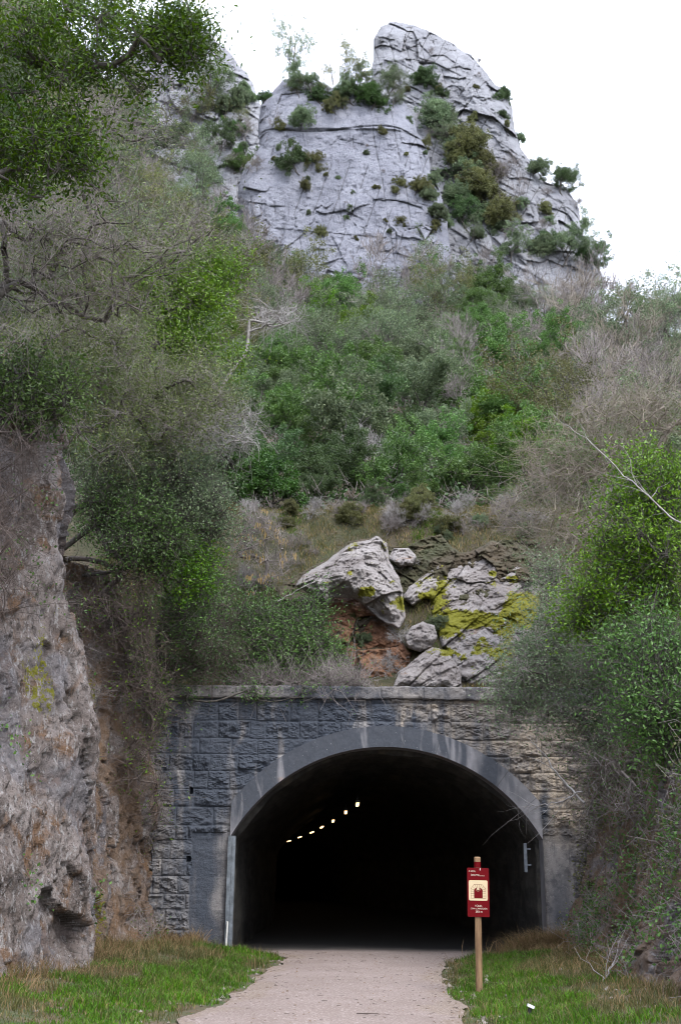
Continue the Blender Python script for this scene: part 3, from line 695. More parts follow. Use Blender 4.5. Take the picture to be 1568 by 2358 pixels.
# ------------------------------------------------------------------ signpost
b0 = at(1103, 2285, 17.0); d = rays(1103, 2285); Ys = 17.0
for _ in range(20):
    p = CAM+d*Ys; Ys += .5*(p[2]-float(G(p[0], p[1])))*6
base = CAM+d*Ys; top = at(1098.5, 1973, Ys)
HS = float(top[2]-base[2]); lean = math.atan2(top[0]-base[0], HS)
sg = thing('signpost', base, 'round wooden post carrying a dark red tunnel sign, standing in grass right of the path', 'signpost')
sg.rotation_euler = (0, lean, 0)
N = NT('post_wood'); v = N.coord((1, 1, .12)); c = N.mix(N.ramp(N.noise(v, 18, 6, .7), .35, .65), (.16, .09, .045), (.33, .21, .11))
c = N.mix(N.ramp(N.noise(N.coord((1, 1, .2)), 9, 4), .55, .7, 0, .5), c, (.10, .075, .05)); N.col(c); N.rough(.8); N.bump(N.noise(v, 30, 5, .7), .4, .01); M['wood'] = N.m
M['red'] = simple_mat('sign_red', (.115, .0010, .0035), (.135, .0014, .0045), 3, .65, 0)
M['red'].node_tree.nodes['Principled BSDF'].inputs['Specular IOR Level'].default_value = .12
M['cream'] = simple_mat('sign_cream', (.60, .47, .28), (.66, .52, .32), 3, .5, 0)
M['lines'] = simple_mat('sign_brown_line', (.16, .045, .015), (.18, .05, .02), 3, .5, 0)
M['ink'] = simple_mat('sign_lettering', (.55, .42, .33), (.62, .48, .38), 3, .5, 0)
def cyl(mb, r, z0, z1, n=28, cap=True, r1=None, ch=.012):
    zs = [z0, z1-ch, z1] if cap else [z0, z1]; rs = [r, r, r-ch] if cap else [r, r]
    a = np.linspace(0, 2*math.pi, n, endpoint=False)
    V = np.concatenate([np.c_[q*np.cos(a), q*np.sin(a), np.full(n, z)] for q, z in zip(rs, zs)])
    Fq = [[k*n+i, k*n+(i+1) % n, (k+1)*n+(i+1) % n, (k+1)*n+i] for k in range(len(zs)-1) for i in range(n)]
    n0 = mb.n; mb.add(V, Fq)
    if cap: mb.F.setdefault(n, []).append(np.array([[n0+(len(zs)-1)*n+i for i in range(n)]]))
pr0 = .046
mb = MB(); cyl(mb, pr0, -.2, HS); post = mb.make('post', M['wood'], sg, local=True)
def fz(vv): return HS*(2285-vv)/(2285-1973)
mb = MB(); cyl(mb, pr0+.0025, fz(1998.5), fz(1985), cap=False); mb.make('red_band', M['red'], post, local=True)
S = 50.6/ (655*Ys*1.0) * (Ys/ (F/ (float(proj(base)[2])))) / 1.0
S = 50.6*float(proj((base+top)/2)[2])/F/655.0     # metres per pixel of the close-up the sign was measured in
zc_ = (fz(2002)+fz(2111))/2; yb = -pr0-.014
def rrect(cx, cz, w_, h_, r, n=6):
    pts = []
    for (sx, sz, a0) in ((1, -1, -90), (1, 1, 0), (-1, 1, 90), (-1, -1, 180)):
        for k in range(n+1):
            a = math.radians(a0+90*k/n); pts.append((cx+sx*(w_/2-r)+r*math.cos(a), cz+sz*(h_/2-r)+r*math.sin(a)))
    return pts
def sx_(x): return (x-578)*S
def sz_(y): return zc_-(y-1290)*S*1.005
mb = MB(); mb.prism(rrect(0, zc_, 655*S, 1395*S, 36*S), yb, yb+.018)
board = mb.make('board', M['red'], sg, local=True)
def flat(polys, name, mat, lay):
    mb = MB()
    for pg in polys: mb.prism(pg, yb-.0012*lay-.0008, yb-.0012*(lay-1)-.0003 if lay > 1 else yb+.001)
    return mb.make(name, mat, board, local=True)
flat([rrect(sx_(575), sz_(1238), 568*S, 578*S, 45*S)], 'pictogram_panel', M['cream'], 1)
def strip(p, q, wd=7):
    (x0, y0), (x1, y1) = p, q; L = math.hypot(x1-x0, y1-y0); nx_, ny_ = -(y1-y0)/L*wd/2, (x1-x0)/L*wd/2
    pts = [(x0+nx_, y0+ny_), (x0-nx_, y0-ny_), (x1-nx_, y1-ny_), (x1+nx_, y1+ny_)]
    return [(sx_(a), sz_(b)) for a, b in pts]
outer = [(355, 1462), (355, 1190), (455, 1068), (690, 1068), (795, 1187), (800, 1462)]
ln = [strip(a, b) for a, b in zip(outer, outer[1:])]+[strip((355, 1460), (800, 1460))]
ln += [strip(*x) for x in (((355, 1190), (450, 1225)), ((408, 1128), (482, 1192)), ((465, 1070), (522, 1168)), ((540, 1070), (548, 1168)), ((604, 1070), (598, 1168)), ((682, 1070), (628, 1168)), ((738, 1122), (668, 1192)), ((795, 1187), (700, 1225)))]
for yy in (1262, 1328, 1393): ln += [strip((355, yy), (450, yy)), strip((703, yy), (800, yy))]
arcp = [(450, 1458), (450, 1235)]+[(578-127*math.cos(math.radians(a)), 1235-75*math.sin(math.radians(a))) for a in range(10, 180, 10)]+[(705, 1235), (705, 1458)]
flat([[(sx_(a), sz_(b)) for a, b in arcp][::-1]], 'pictogram_opening', M['red'], 2)
flat(ln, 'pictogram_stones', M['lines'], 3)
lamp = [(545, 1075), (600, 1075), (594, 1165)]+[(572+38*math.cos(math.radians(a)), 1195+34*math.sin(math.radians(a))) for a in range(-50, 231, 20)]+[(552, 1165)]
flat([[(sx_(a), sz_(b)) for a, b in lamp]]+[strip((572+60*math.cos(math.radians(a)), 1195+56*math.sin(math.radians(a))), (572+74*math.cos(math.radians(a)), 1195+70*math.sin(math.radians(a))), 8) for a in range(0, 181, 22)], 'pictogram_lamp', M['cream'], 4)
def text(s, x, y, cap, width, align='CENTER', bold=0):
    cu = bpy.data.curves.new('lettering', 'FONT'); cu.body = s; cu.size = 1; cu.align_x = align; cu.offset = bold
    tmp = bpy.data.objects.new('tmp', cu); COL.objects.link(tmp); bpy.context.view_layer.update()
    me = bpy.data.meshes.new_from_object(tmp.evaluated_get(bpy.context.evaluated_depsgraph_get()))
    bpy.data.objects.remove(tmp); n = len(me.vertices); co = np.zeros(n*3); me.vertices.foreach_get('co', co); co = co.reshape(-1, 3)
    w0 = co[:, 0].max()-co[:, 0].min(); fx = width*S/w0; fzz = cap*S/.70
    V = np.c_[co[:, 0]*fx+sx_(x), np.full(n, yb-.0028), co[:, 1]*fzz+sz_(y)]
    me.vertices.foreach_set('co', V.ravel().astype(np.float32)); me.update(); me.materials.clear()
    return link('lettering', me, M['ink'], board)
text('T\u00daNEL', 582, 1706, 56, 225, bold=.01); text('CON ILUMINACI\u00d3N', 586, 1772, 42, 490, bold=.01); text('282 m', 588, 1862, 55, 205, bold=.01)
text('Caminos', 360, 690, 24, 125, 'LEFT', .015); text('Naturales', 360, 718, 24, 140, 'LEFT', .015)
text('Camino Natural', 362, 796, 25, 245, 'LEFT', .015); text('Santander - Mediterr\u00e1neo', 362, 830, 25, 410, 'LEFT', .015)
flat([strip((318, 668), (314, 690), 16), strip((312, 688), (292, 716), 9), strip((314, 688), (338, 716), 9), strip((298, 684), (334, 680), 8)], 'logo', M['ink'], 2)
flat([strip((640, 598), (638, 668), 22)], 'white_drip', M['white'], 2)
ao = thing('marker_post', (0, 0, 0), 'short black post with a white top standing in the grass at the bottom edge', 'marker post')
pm = at(1220, 2352, 13.6); ao.location = (pm[0], 13.6, float(G(pm[0], 13.6)))
hm = float(at(1220, 2341, 13.6)[2])-ao.location[2]
hm = max(hm, .12)
M['black'] = simple_mat('black_plastic', (.012, .012, .012), (.02, .02, .02), 8, .5); M['wht'] = simple_mat('white_reflector', (.75, .75, .78), (.8, .8, .82), 8, .25, 0)
mb = MB(); cyl(mb, .022, -.1, hm-.02); mb.make('stake', M['black'], ao, local=True)
mb = MB(); mb.box((.012, -.004, hm-.006), (.075, .06, .03), Matrix.Rotation(.4, 3, 'Y')); mb.make('cap', M['wht'], ao, local=True)

# ------------------------------------------------------------------ plants: shared builders
def tubes(P0, P1, R0, R1, k=4):
    P0, P1 = np.asarray(P0, float), np.asarray(P1, float); R0, R1 = np.asarray(R0, float), np.asarray(R1, float)
    d = P1-P0; L = np.linalg.norm(d, axis=1)[:, None]+1e-9; d = d/L
    up = np.where(np.abs(d[:, 2:3]) > .9, [[1., 0, 0]], [[0, 0, 1.]]); a = np.cross(d, up); a /= np.linalg.norm(a, axis=1)[:, None]+1e-9; b = np.cross(d, a)
    an = np.linspace(0, 2*math.pi, k, endpoint=False); ca, sa = np.cos(an), np.sin(an)
    o = a[:, None]*ca[None, :, None]+b[:, None]*sa[None, :, None]
    V = np.concatenate([P0[:, None]+o*R0[:, None, None], P1[:, None]+o*R1[:, None, None]], 1)      # n,2k,3
    f = np.array([[i, (i+1) % k, k+(i+1) % k, k+i] for i in range(k)])
    Fq = (np.arange(len(P0))*2*k)[:, None, None]+f[None]
    return V.reshape(-1, 3), Fq.reshape(-1, 4)
def merge(parts):
    Vs, Fs, n = [], [], 0
    for V, Fq in parts:
        if len(V) == 0: continue
        Vs.append(V); Fs.append(Fq+n); n += len(V)
    return np.concatenate(Vs), np.concatenate(Fs)
def leaves(C, size, rng, wr=.5, upb=.7, hexa=False, jit=.35, droop=0):
    n = len(C); s = size*(1+jit*rng.uniform(-1, 1, n))[:, None]
    nrm = rng.normal(size=(n, 3)); nrm[:, 2] += upb; nrm /= np.linalg.norm(nrm, axis=1)[:, None]
    a = np.cross(nrm, rng.normal(size=(n, 3))); a /= np.linalg.norm(a, axis=1)[:, None]+1e-9; a[:, 2] -= droop; a /= np.linalg.norm(a, axis=1)[:, None]
    b = np.cross(nrm, a); b /= np.linalg.norm(b, axis=1)[:, None]+1e-9
    if hexa:
        V = np.stack([C-a*s*.5, C-a*s*.18+b*s*wr*.42+nrm*s*.06, C+a*s*.2+b*s*wr*.38+nrm*s*.04, C+a*s*.5-nrm*s*.08, C+a*s*.2-b*s*wr*.38+nrm*s*.04, C-a*s*.18-b*s*wr*.42+nrm*s*.06], 1)
        i = np.arange(n)[:, None]*6
        Fq = np.concatenate([i+[0, 1, 2, 3], i+[0, 3, 4, 5]]); return V.reshape(-1, 3), Fq
    V = np.stack([C-a*s*.5, C+b*s*wr*.5+nrm*s*.07, C+a*s*.5, C-b*s*wr*.5+nrm*s*.07], 1)
    return V.reshape(-1, 3), (np.arange(n)[:, None]*4+[0, 1, 2, 3])
def sph(n, rng):
    q = rng.normal(size=(n, 3)); q /= np.linalg.norm(q, axis=1)[:, None]+1e-9; return q*rng.random((n, 1))**(1/3.)

def grow(seed, hgt, r0, lev, nch, ratio, ang, up, wander, base_frac=.25, seglen=4):
    """a branching skeleton -> segment arrays and twig tips"""
    rg = np.random.default_rng(seed); segs = []; tips = []
    st = [(np.zeros(3), np.array([rg.normal()*.12, rg.normal()*.12, 1.0]), hgt, r0, 0)]
    while st:
        p, d, L, r, l = st.pop(); d = d/np.linalg.norm(d); n = seglen if l < lev else 3
        pts = [p]
        for k in range(n):
            d = d+rg.normal(size=3)*wander+np.array([0, 0, up]); d /= np.linalg.norm(d)
            q = pts[-1]+d*L/n; ra, rb = r*(1-.55*k/n), r*(1-.55*(k+1)/n)
            segs.append((pts[-1], q, ra, rb, l)); pts.append(q)
            if l < lev:
                f = (k+1)/n
                if f >= (base_frac if l == 0 else .3):
                    for _ in range(nch[l]):
                        ax = rg.normal(size=3); ax -= ax.dot(d)*d; ax /= np.linalg.norm(ax)+1e-9
                        nd = d*math.cos(ang)+ax*math.sin(ang)
                        st.append((q, nd, L*ratio*rg.uniform(.7, 1.2), max(rb*.55, .004), l+1))
            else: tips.append(q)
    S = segs
    return (np.array([s[0] for s in S]), np.array([s[1] for s in S]), np.array([s[2] for s in S]), np.array([s[3] for s in S]), np.array([s[4] for s in S])), np.array(tips)

def variant(kind, seed):
    rg = np.random.default_rng(seed*7+1)
    if kind == 'oak':    (P0, P1, R0, R1, L), T = grow(seed, 2.9, .10, 3, (2, 2, 2), .58, .85, .06, .22); T = T[2::3]; nl, ls, cl = 44, .125, .25
    if kind == 'open':   (P0, P1, R0, R1, L), T = grow(seed, 3.2, .10, 3, (2, 2, 2), .60, .80, .07, .25); T = T[2::3]; nl, ls, cl = 20, .11, .24
    if kind == 'bush':   (P0, P1, R0, R1, L), T = grow(seed, 1.5, .06, 3, (3, 2, 2), .62, 1.0, .05, .25, .1); T = T[2::3]; nl, ls, cl = 40, .10, .18
    if kind == 'bare':   (P0, P1, R0, R1, L), T = grow(seed, 2.9, .085, 4, (2, 2, 2, 1), .62, .62, .09, .20, .3, 4); nl, ls, cl = 0, 0, 0
    if kind == 'scrub':  (P0, P1, R0, R1, L), T = grow(seed, 1.5, .035, 3, (3, 3, 2), .7, .7, .05, .3, .1, 4); nl, ls, cl = 0, 0, 0
    big = R0 > .03; R0 = np.maximum(R0, .011); R1 = np.maximum(R1, .008)
    low = L <= 1
    if nl:
        a = merge([tubes(P0[low], P1[low], R0[low], R1[low], 5)])
        C = np.repeat(T, nl, 0); C = C+sph(len(C), rg)*cl
        b = leaves(C, ls, rg, .55, .7)
        tw = ~low; tb = tubes(P0[tw], P1[tw], R0[tw]*.8, R1[tw]*.7, 3)
        a = merge([a, tb])
        return a, b
    low = L <= 2
    return merge([tubes(P0[low], P1[low], R0[low], R1[low], 4)]), tubes(P0[~low], P1[~low], R0[~low], R1[~low]*.75, 3)
LIB = {}
for kd, seeds in (('oak', (1, 2, 3, 4)), ('open', (11, 12, 13)), ('bush', (21, 22, 23)), ('bare', (31, 32, 33, 34)), ('scrub', (41, 42, 43))):
    for sd in seeds:
        (Va, Fa), (Vb, Fb) = variant(kd, sd)
        rad = np.percentile(np.hypot(Vb[:, 0], Vb[:, 1]), 92); h = np.percentile(Vb[:, 2], 97)
        LIB.setdefault(kd, []).append((make_mesh('trunk', Va, Fa), make_mesh('crown' if kd not in ('bare', 'scrub') else 'twigs', Vb, Fb), rad, h))
for L_ in LIB.values():
    for m1, m2, _, _ in L_: m1.materials.append(M['bark']); m2.materials.append(M['leaf_dark'])
prng = random.Random(12)
SP = {  # kind of plant: (name, category, shape, leaf material, wood material, words)
 'dark':   ('evergreen_tree', 'tree', 'oak', 'leaf_dark', 'bark', 'dark evergreen tree'),
 'mid':    ('evergreen_tree', 'tree', 'oak', 'leaf_mid', 'bark', 'mid green leafy tree'),
 'grey':   ('oak_tree', 'tree', 'oak', 'leaf_grey', 'bark', 'grey-green evergreen oak'),
 'olive':  ('oak_tree', 'tree', 'open', 'leaf_olive', 'bark', 'olive brown half-leafy tree'),
 'thin':   ('oak_tree', 'tree', 'open', 'leaf_grey', 'bark', 'thin grey-green open-crowned tree'),
 'bright': ('leafy_tree', 'tree', 'oak', 'leaf_bright', 'bark', 'bright yellow-green leafy tree'),
 'fresh':  ('leafy_bush', 'bush', 'bush', 'leaf_holly', 'bark', 'fresh green leafy bush'),
 'gbush':  ('evergreen_bush', 'bush', 'bush', 'leaf_grey', 'bark', 'grey-green bush'),
 'dbush':  ('evergreen_bush', 'bush', 'bush', 'leaf_dark', 'bark', 'dark green bush'),
 'obush':  ('dry_bush', 'bush', 'bush', 'leaf_olive', 'bark', 'yellowish olive bush'),
 'bare':   ('bare_tree', 'tree', 'bare', 'twig', 'twig', 'leafless grey-brown twiggy tree'),
 'tan':    ('bare_tree', 'tree', 'bare', 'twig_tan', 'twig_tan', 'leafless tan twiggy tree'),
 'pale':   ('bare_tree', 'tree', 'bare', 'twig_grey', 'bark_pale', 'leafless pale grey twiggy tree'),
 'bscrub': ('bare_shrub', 'shrub', 'scrub', 'twig', 'twig', 'leafless brown shrub'),
 'gscrub': ('bare_shrub', 'shrub', 'scrub', 'twig_grey', 'twig_grey', 'leafless pale grey shrub'),
}
def plant(sp, pos, rad, hr=1.0, label=None, group=None, tilt=.12):
    nm, cat, shape, lm, wm, words = SP[sp]; m1, m2, r0, h0 = LIB[shape][prng.randrange(len(LIB[shape]))]
    s = rad/r0; sink = .06*rad
    t = thing(nm, (pos[0], pos[1], pos[2]-sink), label or words, cat, group)
    t.rotation_euler = (prng.uniform(-tilt, tilt), prng.uniform(-tilt, tilt), prng.uniform(0, 6.28)); t.scale = (s, s, s*hr)
    for nm2, me, mt in (('trunk', m1, wm), ('crown' if shape not in ('bare', 'scrub') else 'twigs', m2, lm)):
        o = link(nm2, me, None, t); o.material_slots[0].link = 'OBJECT'; o.material_slots[0].material = M[mt]
    return t

# ------------------------------------------------------------------ wood on the slope
ZONES = [  # centre and radii in the photo, kinds that stand there: where the real trees of each kind grow
 (430, 655, 150, 70, ['bright']), (400, 760, 110, 70, ['bright', 'mid', 'bare']), (470, 860, 80, 40, ['mid', 'grey']),
 (785, 735, 62, 40, ['bright', 'mid']), (600, 520, 90, 60, ['grey', 'mid']), (500, 370, 80, 90, ['dark', 'mid', 'grey']), (440, 240, 100, 60, ['bare', 'thin']),
 (420, 310, 60, 40, ['olive']), (900, 760, 80, 90, ['bare', 'thin', 'grey']), (1150, 760, 160, 60, ['bare', 'thin']), (1090, 580, 70, 50, ['mid', 'grey']),
 (740, 620, 90, 60, ['olive', 'thin', 'grey']), (960, 640, 90, 50, ['bare', 'thin']), (1250, 590, 120, 70, ['grey', 'dark', 'thin']),
 (700, 870, 130, 110, ['mid', 'grey', 'thin', 'mid']), (900, 950, 140, 120, ['mid', 'dark', 'mid', 'grey']), (1050, 1020, 150, 110, ['mid', 'mid', 'bright', 'dark']), (1080, 900, 120, 80, ['mid', 'bare', 'mid']),
 (1150, 1000, 100, 80, ['mid', 'bright']), (1230, 870, 80, 90, ['grey', 'mid', 'thin']), (1440, 860, 170, 150, ['tan', 'tan', 'bare', 'thin']), (1300, 760, 160, 80, ['thin', 'bare', 'grey', 'tan']),
 (1330, 1050, 150, 90, ['tan', 'bare', 'olive']), (600, 1040, 130, 90, ['dark', 'mid', 'bare']), (760, 1060, 120, 90, ['dark', 'mid', 'bare']), (300, 500, 250, 160, ['bare', 'bare', 'olive', 'thin']),
 (350, 860, 250, 160, ['thin', 'bare', 'grey', 'olive']), (150, 1000, 250, 160, ['grey', 'bare', 'thin']), (560, 720, 120, 120, ['bare', 'bare', 'thin', 'olive']), (1450, 720, 150, 60, ['bare', 'thin', 'bare'])]
def zone_kind(u, v):
    best, bk = 1.0, None
    for (a, b, c, d, ks) in ZONES:
        q = ((u-a)/c)**2+((v-b)/d)**2
        if q < best: best, bk = q, ks
    return prng.choice([k for k in (bk or ['bare', 'thin', 'mid', 'olive', 'grey'])]+(['mid'] if prng.random() < .35 else []))
def place_words(u, v, y):
    hv = ['just above the rocky ledge', 'low on the wooded slope', 'half way up the wooded slope', 'high on the wooded slope', 'at the foot of the pale cliffs']
    k = 0 if y < 40 else 1 if y < 52 else 2 if y < 70 else 3 if y < 90 else 4
    side = 'on the far left' if u < 300 else 'on the left' if u < 640 else 'in the middle' if u < 1000 else 'on the right' if u < 1320 else 'on the far right'
    return hv[k], side
n_ = 0
cells = []
y = 36.0
while y < 112:
    sp_ = 2.55+(y-36)*.026; x = -.36*y-5
    while x < .36*y+6:
        cells.append((x+prng.uniform(-.42, .42)*sp_, y+prng.uniform(-.42, .42)*sp_, sp_)); x += sp_
    y += sp_*1.12
for (x, y, sp_) in cells:
    z = float(H(x, y)); u, v, dd = proj(np.array([x, y, z+2.0]))
    if not (-120 < u < 1690 and -90 < v < 1260): continue
    if y > 95 and 560 < u < 1330 and v < 560: continue
    if u < 600 and v < 120: continue
    kd = zone_kind(u, v); band, side = place_words(u, v, y)
    words = '%s %s, %s' % (SP[kd][5], band, side)
    rr = sp_*prng.uniform(.72, 1.12)*(.85 if SP[kd][2] in ('bare',) else .8)
    plant(kd, (x, y, z), rr*1.0, prng.uniform(.8, 1.1), words, words+' of the hill')
    n_ += 1
print('slope trees', n_)

# low growth under the trees: uncountable, one object
rg = np.random.default_rng(5); C = []; n0 = 0
yy = 30+82*rg.random(52000)**.8; xx = (rg.random(52000)-.5)*(.78*yy+12); zz = H(xx, yy)
ok_ = ~((yy < 34) & (xx > -4.4) & (xx < 6)) 
cl = fbm(np.stack([xx*.5, yy*.5, 0*xx], -1), 3, 44)
C = np.stack([xx, yy, zz+rg.random(len(xx))*(.35+.7*np.clip(cl+.4, 0, 1.3))], -1)[ok_]
Cc = np.repeat(C, 5, 0); Cc = Cc+rg.normal(size=Cc.shape)*.22
m_ = rg.random(len(Cc)) < .7
V, Fa = leaves(Cc[m_], .20, rg, .5, .6); tag(obj('undergrowth', V, Fa, M['leaf_dark']), kind='stuff')
q = Cc[~m_]; V, Fa = tubes(q, q+rg.normal(size=q.shape)*np.array([.22, .22, .1])+np.array([0, 0, .25]), np.full(len(q), .010), np.full(len(q), .006), 3)
tag(obj('brushwood', V, Fa, M['twig']), kind='stuff')

# ------------------------------------------------------------------ single plants on the rocks
def on(u, v, sp, rpx, label, hr=1.0, group=None, tilt=.1):
    p = pick(u, v); dd = float(proj(p)[2]); return plant(sp, p, rpx*dd/F*(1.35 if p[1] > 90 else 1), hr, label, group, tilt)
on(682, 182, 'thin', 42, 'sparse thin-leaved tree on the skyline above the streaked rock buttress', 1.3)
on(1296, 445, 'dark', 46, 'round dark tree on the skyline on the right shoulder of the peak', 1.0)
on(968, 210, 'dbush', 25, 'round dark bush on the pale peak, right of the saddle', .9)
on(1022, 224, 'dbush', 20, 'small dark bush on the pale peak, just right of the round one', .9)
on(690, 398, 'dbush', 36, 'dark green bush on the left side of the streaked buttress', .9)
on(722, 395, 'obush', 26, 'yellowish bush beside the dark one on the streaked buttress')
on(912, 430, 'obush', 20, 'yellow-green tuft on the right edge of the streaked buttress, left of its twin')
on(955, 445, 'obush', 28, 'yellow-green bush on the right edge of the streaked buttress')
on(590, 395, 'bscrub', 18, 'small brown shrub at the left edge of the streaked buttress')
on(925, 520, 'obush', 13, 'tiny yellow-green tuft low on the streaked buttress')
on(738, 545, 'obush', 15, 'ochre tuft in a crack low on the streaked buttress', 1.5)
on(700, 440, 'obush', 12, 'tiny ochre tuft below the dark bush on the buttress')
on(872, 308, 'obush', 11, 'tiny tuft on the horizontal ledge line of the buttress')
for (a, b, r, kd, lb) in ((722, 225, 44, 'grey', 'leftmost grey-green tree in the saddle beside the peak'), (782, 222, 50, 'olive', 'olive tree in the saddle, second from the left'),
                          (842, 222, 46, 'grey', 'tallest grey-green tree in the saddle beside the peak'), (892, 235, 42, 'thin', 'thin tree at the right end of the saddle against the peak'),
                          (745, 242, 28, 'dbush', 'dark bush at the front of the saddle on the left'), (852, 250, 26, 'fresh', 'fresh green bush at the front of the saddle'),
                          (815, 240, 30, 'dbush', 'dark bush at the front of the saddle in its middle'), (775, 258, 20, 'obush', 'ochre bush at the lip of the saddle')):
    on(a, b, kd, r, lb)
for i, (a, b, r, kd, lb) in enumerate(((1008, 310, 34, 'gbush', 'grey-green bush at the top of the gully between buttress and peak'), (1042, 352, 40, 'thin', 'thin tree in the upper gully between buttress and peak'),
        (1075, 372, 40, 'obush', 'olive bush on the peak flank above the gully'), (1065, 420, 36, 'gbush', 'grey-green bush in the middle of the gully'), (1118, 410, 30, 'obush', 'yellowish bush on the peak flank right of the gully'),
        (1040, 470, 36, 'gbush', 'grey-green bush in the lower gully beside the buttress'), (1100, 480, 38, 'obush', 'olive yellow bush on the lower flank of the peak'), (1080, 530, 44, 'dark', 'dark tree low in the gully'),
        (1150, 520, 32, 'obush', 'dry yellow bush low on the flank of the peak'), (1175, 478, 30, 'bare', 'bare black-stemmed tree on the pale slab of the peak'), (1190, 395, 24, 'bscrub', 'brown shrub near the right edge of the peak'),
        (1160, 232, 18, 'dbush', 'dark bush on the upper right edge of the peak'), (1168, 275, 16, 'dbush', 'dark bush just under the upper right edge of the peak'), (1196, 322, 15, 'gbush', 'small bush on the right edge of the peak, half way up'),
        (1228, 402, 26, 'gbush', 'grey bush on the right edge of the peak above the shoulder'), (980, 275, 18, 'bscrub', 'brown shrub where the buttress meets the peak'), (1172, 600, 50, 'grey', 'grey-green tree at the foot of the peak on its right'),
        (1236, 585, 54, 'dark', 'dark tree against the pale lower slabs of the peak'), (1300, 610, 50, 'grey', 'grey-green tree at the right foot of the peak'), (1352, 628, 46, 'dark', 'dark tree where the peak meets the skyline on the right'),
        (1376, 600, 26, 'thin', 'small tree on the skyline just right of the peak foot'), (560, 250, 24, 'gbush', 'grey bush at the notch between the left peak and the buttress'), (604, 235, 20, 'dbush', 'dark bush in the notch against the sky'),
        (610, 320, 26, 'bare', 'bare stemmed tree on the left edge of the buttress'), (520, 262, 34, 'grey', 'grey-green tree in front of the left peak'), (472, 250, 50, 'thin', 'thin grey tree in front of the left peak'),
        (400, 205, 50, 'bare', 'bare dark-limbed tree below the left peak'), (548, 320, 36, 'mid', 'mid green tree left of the buttress'), (505, 352, 46, 'dark', 'dark green tree left of the buttress'),
        (440, 300, 48, 'olive', 'olive brown tree below the left peak'), (535, 410, 40, 'mid', 'mid green tree left of the buttress, lower down'), (470, 455, 40, 'grey', 'grey tree beside the small left outcrop'),
        (640, 300, 16, 'obush', 'ochre tuft near the top of the buttress on its left'), (690, 300, 24, 'gbush', 'grey bush near the top of the buttress on its left'))):
    on(a, b, kd, r, lb)
for (a, b, Y_, r, kd, lb) in ((1418, 655, 98, 38, 'thin', 'small open tree on the right skyline'), (1490, 672, 96, 36, 'thin', 'thin upright tree on the right skyline near the frame edge'), (1555, 700, 94, 36, 'bare', 'bare tree on the skyline at the right frame edge'),
                            (1445, 690, 96, 40, 'bare', 'bare tree just under the right skyline'), (1525, 715, 92, 40, 'tan', 'tan bare tree under the right skyline')):
    p = at(a, b, Y_); p[2] = max(p[2]-.5, float(H(p[0], p[1]))); plant(kd, (p[0], p[1], float(H(p[0], p[1]))), r*float(proj(p)[2])/F, 1.1, lb)
# front row of the wood, along the ledge
for (a, b, r, kd, lb) in ((625, 1178, 78, 'fresh', 'fresh green holly-like bush at the left end of the grassy ledge'), (935, 1172, 40, 'fresh', 'small fresh green bush on the grassy ledge, middle'), (1045, 1160, 78, 'mid', 'broad mid green tree at the edge of the wood above the ledge'),
        (1000, 1168, 56, 'mid', 'leafy green tree overhanging the ledge, left of the broad one'), (1120, 1150, 62, 'mid', 'green tree right of the broad one above the ledge'), (850, 1175, 50, 'dark', 'dark shaded tree behind the ledge, middle'),
        (720, 1172, 60, 'dark', 'dark shaded tree behind the ledge, left of middle'), (1170, 1170, 50, 'mid', 'green bush at the right end of the grassy ledge'), (830, 1120, 85, 'gscrub', 'pale grey dead brushy shrub drooping above the ledge'),
        (1220, 1160, 60, 'tan', 'tan bare tree above the mossy slab'), (1270, 1180, 60, 'bare', 'bare grey tree above the right end of the portal'), (540, 1100, 60, 'pale', 'pale leafless tree left of the ledge')):
    on(a, b, kd, r, lb)

# ------------------------------------------------------------------ trees shaped by where their branches reach
def reach(base, T, rg, seg=.28, rtip=.006, wob=.22, pw=2.3):
    T = T[np.argsort(((T-base)**2).sum(1))]
    N_ = np.zeros((len(T)*30+10, 3)); par = np.full(len(N_), -1); n = 1; N_[0] = base; tips = []
    for t in T:
        d = np.sqrt(((N_[:n]-t)**2).sum(1)); j = int(np.argmin(d+.12*np.linalg.norm(N_[:n]-base, axis=1))); L = d[j]
        k = int(min(28, max(1, math.ceil(L/seg)))); p0 = N_[j]; of = rg.normal(size=3)*wob*L*.35; of2 = rg.normal(size=3)*wob*L*.2; last = j
        for i in range(1, k+1):
            f = i/k; q = p0+(t-p0)*f+of*math.sin(math.pi*f)+of2*math.sin(2*math.pi*f)
            if n >= len(N_): break
            N_[n] = q; par[n] = last; last = n; n += 1
        tips.append(last)
    w_ = np.zeros(n)
    for t in tips: w_[t] += 1
    for i in range(n-1, 0, -1):
        if w_[i] == 0: w_[i] = .5
        w_[par[i]] += w_[i]
    r = rtip*np.power(np.maximum(w_, 1), 1/pw)
    idx = np.arange(1, n); return (N_[par[idx]], N_[idx], np.minimum(r[par[idx]], r[idx]*1.5), r[idx]), N_[np.array(tips)]
def blob(e, n, rg, clus=True):
    """points inside ellipses measured on the photo, each at its own distance from the camera"""
    A = np.array([a[2]*a[3] for a in e], float); c = rg.choice(len(e), n, p=A/A.sum()); out = []
    E = np.array(e, float)[c]; q = sph(n, rg)
    T = CAM+rays(E[:, 0]+q[:, 0]*E[:, 2], E[:, 1]+q[:, 1]*E[:, 3])*(E[:, 4]+q[:, 2]*E[:, 5])[:, None]
    if not clus: return T
    k = max(3, n//9); j = rg.integers(0, k, n); far = np.linalg.norm(T[:k][j]-T, axis=1)      # gather the twigs into sprays
    near_ = np.argmin(((T[:, None]-T[None, :k])**2).sum(2), 1)
    return T*.35+T[near_]*.65
